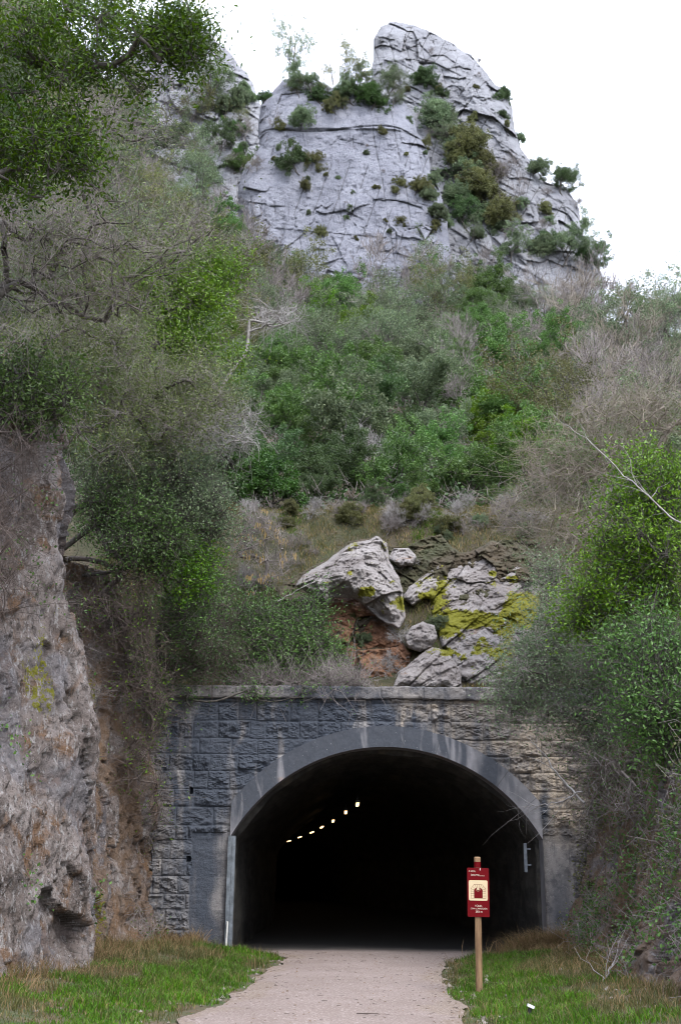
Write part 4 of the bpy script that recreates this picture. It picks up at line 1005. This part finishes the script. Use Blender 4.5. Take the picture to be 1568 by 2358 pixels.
def reach_tree(name, cat, label, base, e, n, leafn, lsize, lmat, wmat, seed, clump=.22, twigs=3, tl=.35, rtip=.006, wr=.45, hexa=False, droop=0, extra=None, tw_r=.004, twm=None):
    rg = np.random.default_rng(seed); T = blob(e, n, rg, leafn > 8000)
    (A, B, ra, rb), tip = reach(np.array(base, float), T, rg, rtip=rtip)
    t = thing(name, base, label, cat)
    V, Fq = tubes(A, B, ra, rb, 5); obj('branches', V, Fq, M[wmat], t, smooth=True)
    q0 = np.repeat(tip, twigs, 0); d1 = rg.normal(size=q0.shape)*tl*.5; d1[:, 2] += (.06-droop)*tl*2; q1 = q0+d1; d2 = d1*.7+rg.normal(size=q0.shape)*tl*.25; q2 = q1+d2
    q1b = np.repeat(q1, 2, 0); q3 = q1b+rg.normal(size=q1b.shape)*tl*.35
    rr = np.full(len(q0), tw_r); r3 = np.full(len(q1b), tw_r*.7)
    V, Fq = merge([tubes(q0, q1, rr*1.3, rr, 3), tubes(q1, q2, rr, rr*.6, 3), tubes(q1b, q3, r3, r3*.6, 3)]); obj('twigs', V, Fq, M[twm or wmat], t)
    if leafn:
        src = np.concatenate([q1, q2, q3, (q1+q2)/2]); C = src[rg.integers(0, len(src), leafn)]+rg.normal(size=(leafn, 3))*clump*.3
        V, Fq = leaves(C, lsize, rg, wr, .5, hexa, droop=droop); obj('foliage', V, Fq, M[lmat], t, smooth=False)
    return t

reach_tree('overhanging_tree', 'tree', 'dark glossy-leaved tree overhanging the top left corner', (-7.2, 13.6, 7.7),
    [(50, 60, 80, 85, 12.5, 1), (170, 50, 90, 75, 12.5, 1.2), (300, 60, 85, 65, 12.3, 1), (390, 45, 60, 55, 12, .6), (430, 110, 42, 45, 11.8, .4), (350, 140, 60, 35, 12, .5), (430, 60, 44, 50, 12, .5), (445, 120, 30, 36, 11.8, .3), (380, 90, 60, 40, 12, .5), (440, 95, 34, 50, 12, .4), (120, 170, 100, 60, 12.6, 1), (320, 205, 32, 45, 12, .4),
     (110, 290, 95, 80, 12.6, 1), (160, 380, 70, 75, 12.4, .7), (50, 400, 70, 85, 12.8, 1), (200, 330, 45, 45, 12.2, .5), (230, 150, 80, 50, 12.4, .6), (-60, 300, 80, 200, 13, 1)],
    640, 26000, .066, 'leaf_near', 'bark', 101, clump=.22, twigs=3, tl=.28, rtip=.0045, wr=.42, hexa=True, tw_r=.0025)
reach_tree('bare_branched_tree', 'tree', 'dark-limbed tree with bare branches and few yellow leaves behind the overhanging tree', (-7.6, 15.5, 7.9),
    [(60, 520, 90, 50, 15, 1), (180, 560, 120, 60, 15.5, 1), (330, 600, 120, 50, 16, 1), (260, 480, 90, 50, 15.5, 1), (420, 560, 110, 60, 16.5, 1), (120, 680, 120, 60, 15, 1), (260, 700, 100, 70, 16, 1), (80, 620, 90, 50, 15, 1), (230, 330, 60, 150, 16, 1), (330, 280, 90, 60, 17, 1)],
    380, 7000, .06, 'leaf_moss', 'bark', 102, clump=.5, twigs=4, tl=.5, rtip=.0055, tw_r=.0028, twm='twig')
reach_tree('leafy_tree', 'tree', 'bright yellow-green crown on the left, above the rocky cutting', (-8.5, 24.5, 9.6),
    [(380, 625, 60, 32, 24, .8), (450, 620, 55, 30, 24, .8), (520, 625, 38, 20, 24, .6), (420, 690, 75, 38, 24, 1), (360, 670, 50, 40, 24, 1), (480, 700, 50, 22, 24, .7), (400, 780, 60, 28, 24, .7), (340, 760, 40, 30, 24, .7), (450, 810, 45, 22, 24, .6), (540, 830, 35, 12, 24, .4), (300, 650, 26, 40, 24, .6)],
    420, 34000, .075, 'leaf_bright', 'bark', 103, clump=.35, twigs=3, tl=.4, rtip=.007)
reach_tree('evergreen_tree', 'tree', 'dark glossy evergreen at the left edge, half way up', (-7.3, 17, 7.8),
    [(60, 870, 80, 42, 16, .8), (140, 900, 60, 45, 16, .8), (30, 930, 60, 40, 16, .8), (100, 960, 90, 22, 16, .8), (-40, 880, 60, 60, 16, .8)],
    260, 9000, .07, 'leaf_mid', 'bark', 104, clump=.25, twigs=3, tl=.3, rtip=.006)
reach_tree('twiggy_tree', 'tree', 'grey twiggy tree with small olive leaves over the left slope', (-8.2, 22, 9.0),
    [(200, 850, 140, 80, 21, 1.5), (330, 900, 140, 70, 22, 1.5), (440, 930, 120, 60, 22, 1.2), (100, 760, 100, 60, 21, 1.2), (250, 770, 100, 60, 21, 1.2), (300, 1000, 170, 60, 21, 1.2), (480, 870, 90, 50, 22, 1)],
    600, 30000, .06, 'leaf_moss', 'bark', 105, clump=.5, twigs=3, tl=.45, rtip=.0055, tw_r=.003, twm='twig')
reach_tree('pale_branched_tree', 'tree', 'leafless tree with pale drooping branches on the left above the grey-green bush', (-6.9, 26, 8.6),
    [(470, 960, 90, 28, 25, .8), (520, 1010, 80, 30, 25, .8), (430, 1000, 70, 30, 25, .6), (560, 960, 50, 30, 25, .6), (640, 730, 70, 30, 26, .8)],
    260, 0, 0, None, 'bark_pale', 106, twigs=3, tl=.4, rtip=.007, tw_r=.004, twm='twig_grey', droop=.15)
reach_tree('evergreen_bush', 'bush', 'big grey-green bush spilling over the left rock face towards the portal', (-6.9, 23.2, 7.8),
    [(440, 1110, 80, 55, 22.5, 1), (350, 1120, 90, 60, 22.3, 1), (260, 1130, 60, 70, 21.8, .8), (470, 1180, 65, 50, 22.8, .8), (380, 1200, 80, 60, 22.5, .8), (290, 1220, 60, 60, 22, .8), (200, 1080, 40, 40, 21.5, .5), (490, 1240, 40, 36, 23, .6), (330, 1050, 130, 40, 22.5, 1)],
    700, 34000, .06, 'leaf_grey', 'bark', 107, clump=.4, twigs=4, tl=.4, rtip=.005, tw_r=.0035)
reach_tree('evergreen_bush', 'bush', 'dark green bush under the grey-green one, above the left rock face', (-6.8, 22.6, 7.7),
    [(240, 1200, 40, 50, 21.6, .5), (280, 1260, 60, 40, 21.6, .6), (350, 1290, 50, 45, 22, .6), (300, 1170, 80, 40, 21.4, .5), (440, 1390, 60, 60, 23, .6), (480, 1320, 50, 60, 23.3, .6), (400, 1240, 50, 40, 22, .5)],
    300, 13000, .06, 'leaf_mid', 'bark', 108, clump=.35, twigs=4, tl=.35, rtip=.005)
reach_tree('leafy_bush', 'bush', 'bright green leafy clump hanging at the left, over the shaded hollow', (-6.4, 23.6, 7.5),
    [(425, 1300, 42, 36, 22.6, .4), (440, 1340, 30, 28, 22.6, .3), (395, 1285, 26, 18, 22.6, .3), (462, 1290, 18, 20, 22.6, .3)], 90, 4200, .07, 'leaf_bright', 'bark', 109, clump=.25, twigs=3, tl=.3)
reach_tree('climbing_bush', 'bush', 'dark ivy-like bush in the hollow left of the portal top', (-5.2, 25.6, 5.6),
    [(420, 1450, 60, 70, 24.2, .6), (480, 1520, 70, 45, 25, .5), (400, 1540, 50, 30, 24.4, .4), (520, 1440, 50, 60, 26, .6), (460, 1380, 60, 50, 25, .6)],
    330, 9000, .065, 'leaf_dark', 'bark', 110, clump=.35, twigs=5, tl=.4, twm='twig_dark')
reach_tree('evergreen_bush', 'bush', 'green leafy bush on top of the portal wall, left of the orange rock', (-1.8, 26.6, 5.7),
    [(640, 1480, 75, 40, 26, .6), (720, 1490, 55, 40, 26, .5), (590, 1430, 60, 40, 26.4, .6), (560, 1520, 70, 36, 25.9, .4), (700, 1430, 50, 26, 26.2, .4), (650, 1540, 80, 20, 25.8, .3), (770, 1520, 30, 22, 25.8, .3), (745, 1385, 30, 22, 26.6, .3)],
    430, 14000, .07, 'leaf_mid', 'bark', 111, clump=.4, twigs=4, tl=.38)
reach_tree('bramble', 'bramble', 'tangle of brown stems lying along the middle of the portal coping', (-.6, 25.7, 5.5),
    [(690, 1575, 60, 12, 25.1, .3), (770, 1570, 60, 16, 25.1, .3), (830, 1575, 40, 12, 25.1, .25), (600, 1570, 60, 10, 25.2, .25)],
    120, 350, .06, 'leaf_mid', 'twig', 112, twigs=6, tl=.4, tw_r=.004)
reach_tree('ivy', 'ivy', 'ivy trailing down the left end of the portal wall', (-4.4, 25.4, 5.55),
    [(435, 1600, 14, 30, 24.8, .1), (580, 1600, 18, 26, 24.8, .1), (700, 1600, 16, 20, 24.8, .1), (365, 1640, 16, 60, 24.6, .15), (350, 1560, 40, 40, 24.5, .2)],
    90, 1700, .06, 'leaf_mid', 'bark', 113, clump=.2, twigs=2, tl=.18)
reach_tree('bare_bush', 'bush', 'purple-brown leafless twigs against the pale rock at the left edge', (-6.6, 13.6, 7.5),
    [(10, 1150, 50, 90, 14.6, .5), (20, 1250, 45, 90, 14.6, .5), (10, 1350, 40, 80, 14.4, .5), (-40, 1200, 60, 160, 14, .5), (20, 1040, 60, 50, 14.6, .5)],
    120, 0, 0, None, 'twig_dark', 114, twigs=5, tl=.45, rtip=.004, tw_r=.0026)
reach_tree('bare_bush', 'bush', 'brown tangled creeper hanging down the rock face beside the portal', (-5.9, 23.2, 7.6),
    [(320, 1330, 60, 60, 22.4, .5), (300, 1440, 60, 60, 22.4, .4), (330, 1550, 50, 80, 22.6, .4), (350, 1660, 30, 80, 23, .3), (230, 1400, 50, 50, 21.8, .4), (310, 1760, 30, 60, 22.8, .3), (360, 1850, 16, 60, 23.2, .2)],
    300, 1500, .06, 'leaf_bright', 'twig_dark', 115, twigs=5, tl=.38, rtip=.0045, tw_r=.0032)
# right-hand side
reach_tree('laurel', 'tree', 'bright green laurel with shining leaves at the right edge', (7.4, 19.8, 5.8),
    [(1490, 1090, 60, 40, 19, .8), (1540, 1150, 60, 60, 19, .8), (1440, 1150, 34, 40, 19.2, .5), (1470, 1230, 70, 45, 19, .8), (1540, 1290, 60, 50, 18.8, .8), (1400, 1280, 60, 40, 19.4, .6), (1370, 1380, 60, 55, 19.6, .6), (1440, 1360, 60, 45, 19.2, .6), (1520, 1400, 60, 40, 19, .6), (1340, 1440, 40, 30, 19.6, .4)],
    560, 26000, .068, 'leaf_bright', 'bark', 121, clump=.3, twigs=4, tl=.34, rtip=.005)
reach_tree('olive_leaved_tree', 'tree', 'grey-green small-leaved tree leaning over the right end of the portal', (7.0, 23.4, 5.5),
    [(1250, 1550, 80, 50, 22.2, .8), (1170, 1585, 50, 30, 22.6, .5), (1200, 1640, 50, 30, 22.4, .5), (1330, 1480, 80, 60, 22, .8), (1290, 1630, 70, 36, 22, .6), (1400, 1560, 80, 70, 21.5, .8), (1270, 1440, 50, 50, 22.6, .5), (1380, 1680, 70, 50, 21.6, .6), (1230, 1500, 50, 30, 22.8, .4), (1270, 1330, 50, 60, 23.4, .6)],
    640, 26000, .06, 'leaf_grey', 'bark', 122, clump=.4, twigs=3, tl=.38, rtip=.005, tw_r=.0035, twm='twig')
reach_tree('evergreen_tree', 'tree', 'dark glossy evergreen filling the right edge above the bank', (7.0, 18.0, 5.4),
    [(1500, 1540, 70, 60, 18, .8), (1540, 1640, 50, 70, 17.6, .6), (1480, 1650, 50, 50, 18.4, .6), (1530, 1730, 30, 40, 17.8, .4), (1440, 1500, 50, 50, 18.8, .5), (1520, 1470, 60, 40, 18, .5)],
    380, 14000, .07, 'leaf_mid', 'bark', 123, clump=.4, twigs=4, tl=.36, rtip=.005)
reach_tree('bare_tree', 'tree', 'leafless tan tree with long thin twigs above the laurel on the right', (10.5, 25.5, 8.6),
    [(1400, 980, 120, 60, 24, 1), (1500, 940, 90, 60, 24, 1), (1300, 1060, 120, 60, 24.5, 1), (1250, 1150, 90, 50, 25, 1), (1420, 1060, 90, 40, 24, 1), (1340, 1200, 80, 60, 24, 1), (1270, 1260, 60, 50, 25, .8), (1200, 1220, 40, 30, 25.5, .5)],
    420, 7000, .05, 'leaf_moss', 'twig_tan', 124, clump=.5, twigs=5, tl=.55, rtip=.0055, tw_r=.0032)
reach_tree('bare_bush', 'bush', 'leafless brown bush on the shaded bank below the leaning tree', (6.2, 22, 5.0),
    [(1400, 1760, 70, 40, 21.2, .5), (1360, 1810, 40, 40, 21.6, .5), (1350, 1900, 30, 50, 21.8, .3), (1450, 1850, 50, 40, 20, .5), (1310, 1740, 40, 30, 22.4, .4)],
    100, 900, .05, 'leaf_mid', 'twig', 125, twigs=4, tl=.35, tw_r=.003)
def limb(name, cat, label, pts, r0, mat, seed, side=10):
    rg = np.random.default_rng(seed); K = [at(a, b, c) for a, b, c in pts]; C = []
    for i in range(len(K)-1):
        for f in np.linspace(0, 1, 7)[:-1]: C.append(K[i]*(1-f)+K[i+1]*f)
    C.append(K[-1]); C = np.array(C); C += rg.normal(size=C.shape)*.012
    r = np.linspace(r0, r0*.25, len(C)); A, B = [C[:-1]], [C[1:]]; ra, rb = [r[:-1]], [r[1:]]
    for _ in range(side):
        j = rg.integers(3, len(C)-1); q = C[j]; d = (C[min(j+1, len(C)-1)]-C[j-1]); d /= np.linalg.norm(d); d = d+rg.normal(size=3)*.7
        for k in range(4):
            q2 = q+d*.13+rg.normal(size=3)*.03; A.append(q[None]); B.append(q2[None]); ra.append([r[j]*.5*(1-k*.2)]); rb.append([r[j]*.5*(1-(k+1)*.2)]); q = q2
    V, Fq = tubes(np.concatenate(A), np.concatenate(B), np.concatenate(ra), np.concatenate(rb), 6)
    return tag(obj(name, V, Fq, M[mat], smooth=True), label, cat)
limb('dead_branch', 'branch', 'long dead branch slanting down across the right bank', [(1345, 1850, 19.5), (1290, 1790, 20.5), (1245, 1730, 21.5), (1207, 1690, 22)], .020, 'bark_pale', 1)
limb('dead_branch', 'branch', 'pale broken branch sticking out level from the right bank', [(1340, 1822, 19.5), (1290, 1848, 20), (1235, 1855, 20.5), (1190, 1862, 21)], .015, 'twig_grey', 2, 14)
limb('dead_branch', 'branch', 'long pale branch crossing in front of the laurel at the right edge', [(1600, 1230, 16), (1530, 1180, 16.5), (1440, 1095, 17.5), (1350, 1010, 18.5), (1270, 955, 19)], .016, 'bark_pale', 3, 16)
limb('dead_branch', 'branch', 'short pale dead stick leaning at the foot of the right bank', [(1380, 2275, 16.2), (1400, 2235, 16.3), (1420, 2200, 16.5)], .018, 'twig_grey', 4, 5)
limb('dead_branch', 'branch', 'thin curved branch lying across the pale overhanging rock', [(640, 1385, 26), (700, 1350, 26), (770, 1315, 26.2), (800, 1312, 26.3), (830, 1290, 26.4)], .014, 'twig_grey', 5, 5)

# hazel with hanging catkins
hz = hit(585, 1330); rgc = np.random.default_rng(8)
t = reach_tree('hazel', 'tree', 'leafless hazel hung with yellow catkins, left of the pale rock', (hz[0], hz[1], hz[2]-.1), [(600, 1215, 50, 50, hz[1]-1, .6), (560, 1260, 36, 50, hz[1]-1, .5), (630, 1290, 40, 60, hz[1]-1, .5), (590, 1340, 40, 30, hz[1]-1, .4)],
    160, 0, 0, None, 'twig', 130, twigs=4, tl=.3, tw_r=.003)
C = blob([(600, 1180, 36, 22, hz[1]-1, .5), (590, 1225, 60, 30, hz[1]-1, .5), (565, 1265, 45, 36, hz[1]-1, .5), (640, 1270, 50, 60, hz[1]-.8, .5), (590, 1330, 50, 40, hz[1]-1, .4)], 330, rgc)
ln_ = rgc.uniform(.05, .12, len(C))[:, None]*np.array([[0, 0, -1.]]); V, Fq = tubes(C, C+ln_, np.full(len(C), .011), np.full(len(C), .007), 4)
M['catkin'] = simple_mat('catkin', (.30, .20, .07), (.45, .33, .14), 20, .8, 0); tag(obj('catkins', V, Fq, M['catkin'], t), kind='stuff')

# ------------------------------------------------------------------ grasses and creepers nobody could count
def blades(P, h, wd, rg, lean=.35):
    n = len(P); a = rg.uniform(0, 2*math.pi, n); s = np.stack([np.cos(a), np.sin(a), 0*a], -1); ld = rg.normal(size=(n, 3))*lean; ld[:, 2] = 0
    hh = (h*rg.uniform(.5, 1.35, n)*np.clip(1+.9*fbm(P*np.array([2.2, 2.2, 0]), 3, 88), .35, 2.2))[:, None]; z = np.array([[0, 0, 1.]])
    m = P+z*hh*.55+ld*hh*.35; tp = P+z*hh*(1-.25*np.linalg.norm(ld, axis=1))[:, None]+ld*hh*1.1
    V = np.stack([P-s*wd/2, P+s*wd/2, m+s*wd*.4, m-s*wd*.4, tp], 1).reshape(-1, 3); i = np.arange(n)[:, None]*5
    return V, [np.ascontiguousarray(i+[0, 1, 2, 3]), np.ascontiguousarray(i+[3, 2, 4])]
M['grass'] = leaf_mat('fresh_grass', (.045, .12, .010), (.12, .235, .022), .6, .25, (.20, .18, .07))
M['grass_olive'] = leaf_mat('rough_grass', (.055, .065, .020), (.13, .125, .05), .7, .2, (.26, .20, .12))
M['grass_dry'] = leaf_mat('dead_grass', (.17, .12, .065), (.34, .25, .15), .8, .2, (.10, .11, .03))
rg = np.random.default_rng(9)
def verge_pts(n):
    y = 11+14.2*rg.random(n)**.8; x = rg.uniform(-5.2, 6.2, n); d = np.maximum(pl(y)-x, x-pr_(y)); k = (d > .0) & (x > xL(y)-.4) & (x < xR(y)+.5) & (y < 24.93)
    x, y, d = x[k], y[k], d[k]; return x, y, d, G(x, y)
x, y, d, z = verge_pts(330000); q = np.stack([x, y, 0*x], -1); nz = fbm(q*.9, 4, 91); gr = sst(.02, .45, d+.25*fbm(q*2.5, 3, 92))
edgeL = np.where(x < 0, x-xL(y), xR(y)-x)
fresh = np.exp(-((d-.75)/.62)**2)*1.0+nz*.65+sst(19, 15, y)*.15
isf = fresh > .42; keep = rg.random(len(x)) < gr*np.where(isf, .95, .5)
P = np.stack([x, y, z], -1)
for nm, mk, h, wd, mt in (('grass', keep & isf, .072, .010, 'grass'), ('rough_grass', keep & (rg.random(len(x)) < np.where(isf, .22, .62)), .11, .008, 'grass_olive'), ('dry_grass', keep & ~isf & (rg.random(len(x)) < .22*sst(1.6, .4, edgeL)+.08), .16, .007, 'grass_dry')):
    V, Fs = blades(P[mk], h, wd, rg, .45); tag(link(nm, make_mesh(nm, V, Fs), M[mt]), kind='stuff')
# tufts of tall dead grass at the right foot of the portal and along the rocks
C = np.concatenate([np.c_[rg.normal(4.0, .42, 5200), rg.normal(24.0, .5, 5200)], np.c_[rg.normal(-3.2, .35, 1500), rg.normal(24.3, .4, 1500)], np.c_[rg.normal(4.2, .25, 1200), rg.uniform(16, 24, 1200)], np.c_[rg.normal(-3.9, .3, 1000), rg.uniform(14, 19, 1000)], np.c_[rg.normal(-3.7, .3, 700), rg.uniform(18, 22, 700)]])
C = C[(C[:, 1] < 24.9) & (C[:, 0] > -5)]; V, Fs = blades(np.c_[C, G(C[:, 0], C[:, 1])], .24, .008, rg, .7)
tag(link('tall_dry_grass', make_mesh('tall_dry_grass', V, Fs), M['grass_dry']), kind='stuff')
# loose stones along the path edges
x, y, d, z = verge_pts(60000); k = (d < .7) & (rg.random(len(d)) < .05) | (rg.random(len(d)) < .012); S_ = np.stack([x, y, z], -1)[k]; S_[:, 2] += .008
oc_ = np.array([[1, 0, 0], [-1, 0, 0], [0, 1, 0], [0, -1, 0], [0, 0, .7], [0, 0, -.7]]); of_ = np.array([[0, 2, 4], [2, 1, 4], [1, 3, 4], [3, 0, 4], [2, 0, 5], [1, 2, 5], [3, 1, 5], [0, 3, 5]])
sz = rg.gamma(2.2, .008, len(S_))[:, None, None]+.006; V = S_[:, None]+(oc_[None]*rg.uniform(.6, 1.3, (len(S_), 6, 3)))*sz
M['stone'] = simple_mat('loose_stone', (.14, .12, .10), (.34, .30, .27), 5); Fq = (np.arange(len(S_))[:, None, None]*6+of_[None]).reshape(-1, 3)
tag(obj('loose_stones', V.reshape(-1, 3), Fq, M['stone']), kind='stuff')

# the ledge over the portal: dead grass, low plants, moss
n = 95000; x = rg.uniform(-6.5, 9, n); y = 25.5+9.5*rg.random(n)**.9; z = H(x, y); q = np.stack([x, y, 0*x], -1); nz = fbm(q*.8, 4, 95); P = np.stack([x, y, z], -1)
u, v, _ = proj(P); rockm = np.zeros(n, bool)
for pg in (oc[1][1], oc[2][1], oc[3][1], oc[4][1], oc[5][1]): rockm |= poly_dist(pg, u, v) > 2
ok_ = ~rockm
dry = (nz+.45*np.exp(-((v-1215)/60)**2) > .12)
for nm, mk, h, wd, mt in (('dry_ledge_grass', ok_ & dry & (rg.random(n) < .35), .15, .012, 'grass_dry'), ('ledge_grass', ok_ & (rg.random(n) < .55), .15, .014, 'grass_olive'), ('green_ledge_grass', ok_ & (nz < -.35), .10, .016, 'grass')):
    V, Fs = blades(P[mk], h, wd, rg, .6); tag(link(nm, make_mesh(nm, V, Fs), M[mt]), kind='stuff')
def scatter_on(A, n, mask, off, size, mat, name, stems=0, seed=3, jit=.1, spread=4):
    rgs = np.random.default_rng(seed); A = A[rgs.integers(0, len(A), n)]; A = A[mask(A)]
    C = np.repeat(A, spread, 0); C = C+rgs.normal(size=C.shape)*jit+np.array(off)
    V, Fq = leaves(C, size, rgs, .7, .3, False); tag(obj(name, V, Fq, M[mat]), kind='stuff')
    if stems:
        q = A[rgs.random(len(A)) < stems]+np.array(off)*.5; q2 = q+rgs.normal(size=q.shape)*.13+np.array(off)*.5+np.array([0, 0, .03]); q3 = q2+rgs.normal(size=q.shape)*.13+np.array([0, 0, -.05])
        r = np.full(len(q), .0045); V, Fq = merge([tubes(q, q2, r, r*.8, 3), tubes(q2, q3, r*.8, r*.5, 3)]); tag(obj(name+'_stems', V, Fq, M['twig']), kind='stuff')
BANK = PICK[5]; CLF = PICK[4]
nzf = lambda A, s, t, f=1.1: fbm(A*f, 4, s)+0*t > t
scatter_on(BANK, 13000, lambda A: (A[:, 1] > 12) & nzf(A, 21, .12), (-.06, -.05, .04), .055, 'leaf_mid', 'bank_creepers', .7, 3)
scatter_on(BANK, 7000, lambda A: (A[:, 1] > 12) & nzf(A, 22, .15), (-.07, -.05, .05), .05, 'leaf_olive', 'dry_bank_plants', 1.0, 4)
scatter_on(CLF, 9000, lambda A: nzf(A, 23, .48, .9), (.05, -.03, .02), .05, 'leaf_mid', 'cliff_plants', .7, 5)
scatter_on(CLF, 16000, lambda A: (A[:, 1] > 19.5) & nzf(A, 24, .15, .8), (.05, -.03, .02), .045, 'leaf_olive', 'cliff_creepers', 1.5, 6, spread=1)

# low shrubs dotted over the ledge
pr3 = random.Random(5)
for i in range(80):
    a, b = pr3.uniform(560, 1260), pr3.uniform(1175, 1560)
    if any(float(poly_dist(oc[j][1], np.array([a*1.0]), np.array([b*1.0]))[0]) > -6 for j in (1, 2, 4, 5)): continue
    kd = pr3.choice(['bscrub', 'gscrub', 'obush', 'bscrub', 'bscrub', 'gbush'])
    wd_ = {'bscrub': 'low brown leafless shrub', 'gscrub': 'low pale grey leafless shrub', 'obush': 'low yellowish olive shrub', 'gbush': 'low grey-green shrub', 'dbush': 'low dark green shrub'}[kd]
    wh = ('on the grassy ledge' if b < 1250 else 'among the rocks above the portal') + (', left' if a < 800 else ', middle' if a < 1020 else ', right')
    p = hit(a, b); plant(kd, p, pr3.uniform(18, 42)*(1 if 'scrub' in kd else .8)*float(proj(p)[2])/F, 1, wd_+' '+wh, 'low shrubs above the portal: '+wd_+wh)

for i in range(26):
    a, b = pr3.uniform(640, 1240), pr3.uniform(1180, 1238)
    kd = pr3.choice(['bscrub', 'bscrub', 'gscrub', 'obush']); sd_ = 'left' if a < 840 else 'middle' if a < 1040 else 'right'
    wd_ = {'bscrub': 'low brown leafless shrub', 'gscrub': 'low pale grey leafless shrub', 'obush': 'low yellowish olive shrub'}[kd]
    p = hit(a, b); plant(kd, p, pr3.uniform(22, 44)*float(proj(p)[2])/F, .9, wd_+' in the dry grass at the edge of the wood, '+sd_, 'shrubs in the dry grass: '+kd+' '+sd_)
# litter on the path
rg = np.random.default_rng(31); n = 900; y = rg.uniform(9, 25, n); f = np.clip(rg.beta(.5, .5, n), .01, .99); x = pl(y)*(1-f)+pr_(y)*f
C = np.stack([x, y, .050+0*x], -1); V, Fq = leaves(C, .035, rg, .6, 6.0); tag(obj('leaf_litter', V, Fq, M['leaf_rust']), kind='stuff')
n = 260; y = rg.uniform(9, 25, n); f = rg.beta(.5, .5, n); x = pl(y)*(1-f)+pr_(y)*f; C = np.stack([x, y, .052+0*x], -1); a = rg.uniform(0, 6.28, n); L = rg.uniform(.02, .08, n)[:, None]
V, Fq = tubes(C, C+L*np.stack([np.cos(a), np.sin(a), 0*a], -1), np.full(n, .003), np.full(n, .002), 4); tag(obj('twig_litter', V, Fq, M['twig_dark']), kind='stuff')
p = at(850, 2347, 13.9); p[2] = .052
V, Fq = tubes([p+[-.14, .02, 0], p+[.0, 0, .004], p+[.04, 0, .004]], [p+[0, 0, .004], p+[.12, -.02, 0], p+[.1, .06, 0]], [.006, .006, .004], [.006, .004, .003], 6)
tag(obj('stick', V, Fq, M['twig_dark']), 'small dark forked stick lying on the gravel path near the bottom', 'stick')

# small tufts in the cracks and ledges of the cliffs
for (a0, a1, b0, b1, n_t, wh, kinds) in ((960, 1130, 260, 560, 26, 'in the gully between buttress and peak', ['gbush', 'obush', 'bscrub', 'thin', 'gbush']), (1100, 1330, 400, 600, 22, 'on the lower right flank of the peak', ['obush', 'bscrub', 'gbush']),
        (420, 590, 220, 480, 24, 'below the left peak', ['gbush', 'olive', 'bare', 'mid', 'thin']), (600, 960, 230, 560, 22, 'in a crack of the streaked buttress', ['obush', 'bscrub', 'gbush']), (880, 1180, 120, 400, 16, 'in a crack of the pale peak', ['obush', 'bscrub', 'gbush']), (690, 930, 190, 250, 12, 'in the saddle', ['gbush', 'thin', 'olive', 'grey'])):
    for i in range(n_t):
        a, b = pr3.uniform(a0, a1), pr3.uniform(b0, b1); p = pick(a, b); kd = pr3.choice(kinds)
        if not 80 < p[1] < 165: continue
        small = 'crack' in wh; r = (pr3.uniform(6, 12) if small else pr3.uniform(16, 34))*float(proj(p)[2])/F
        plant(kd, p, r, pr3.uniform(.8, 1.2), ('small ' if not small else 'tiny ')+SP[kd][5]+' '+wh, 'plants '+wh+': '+SP[kd][5], .3)
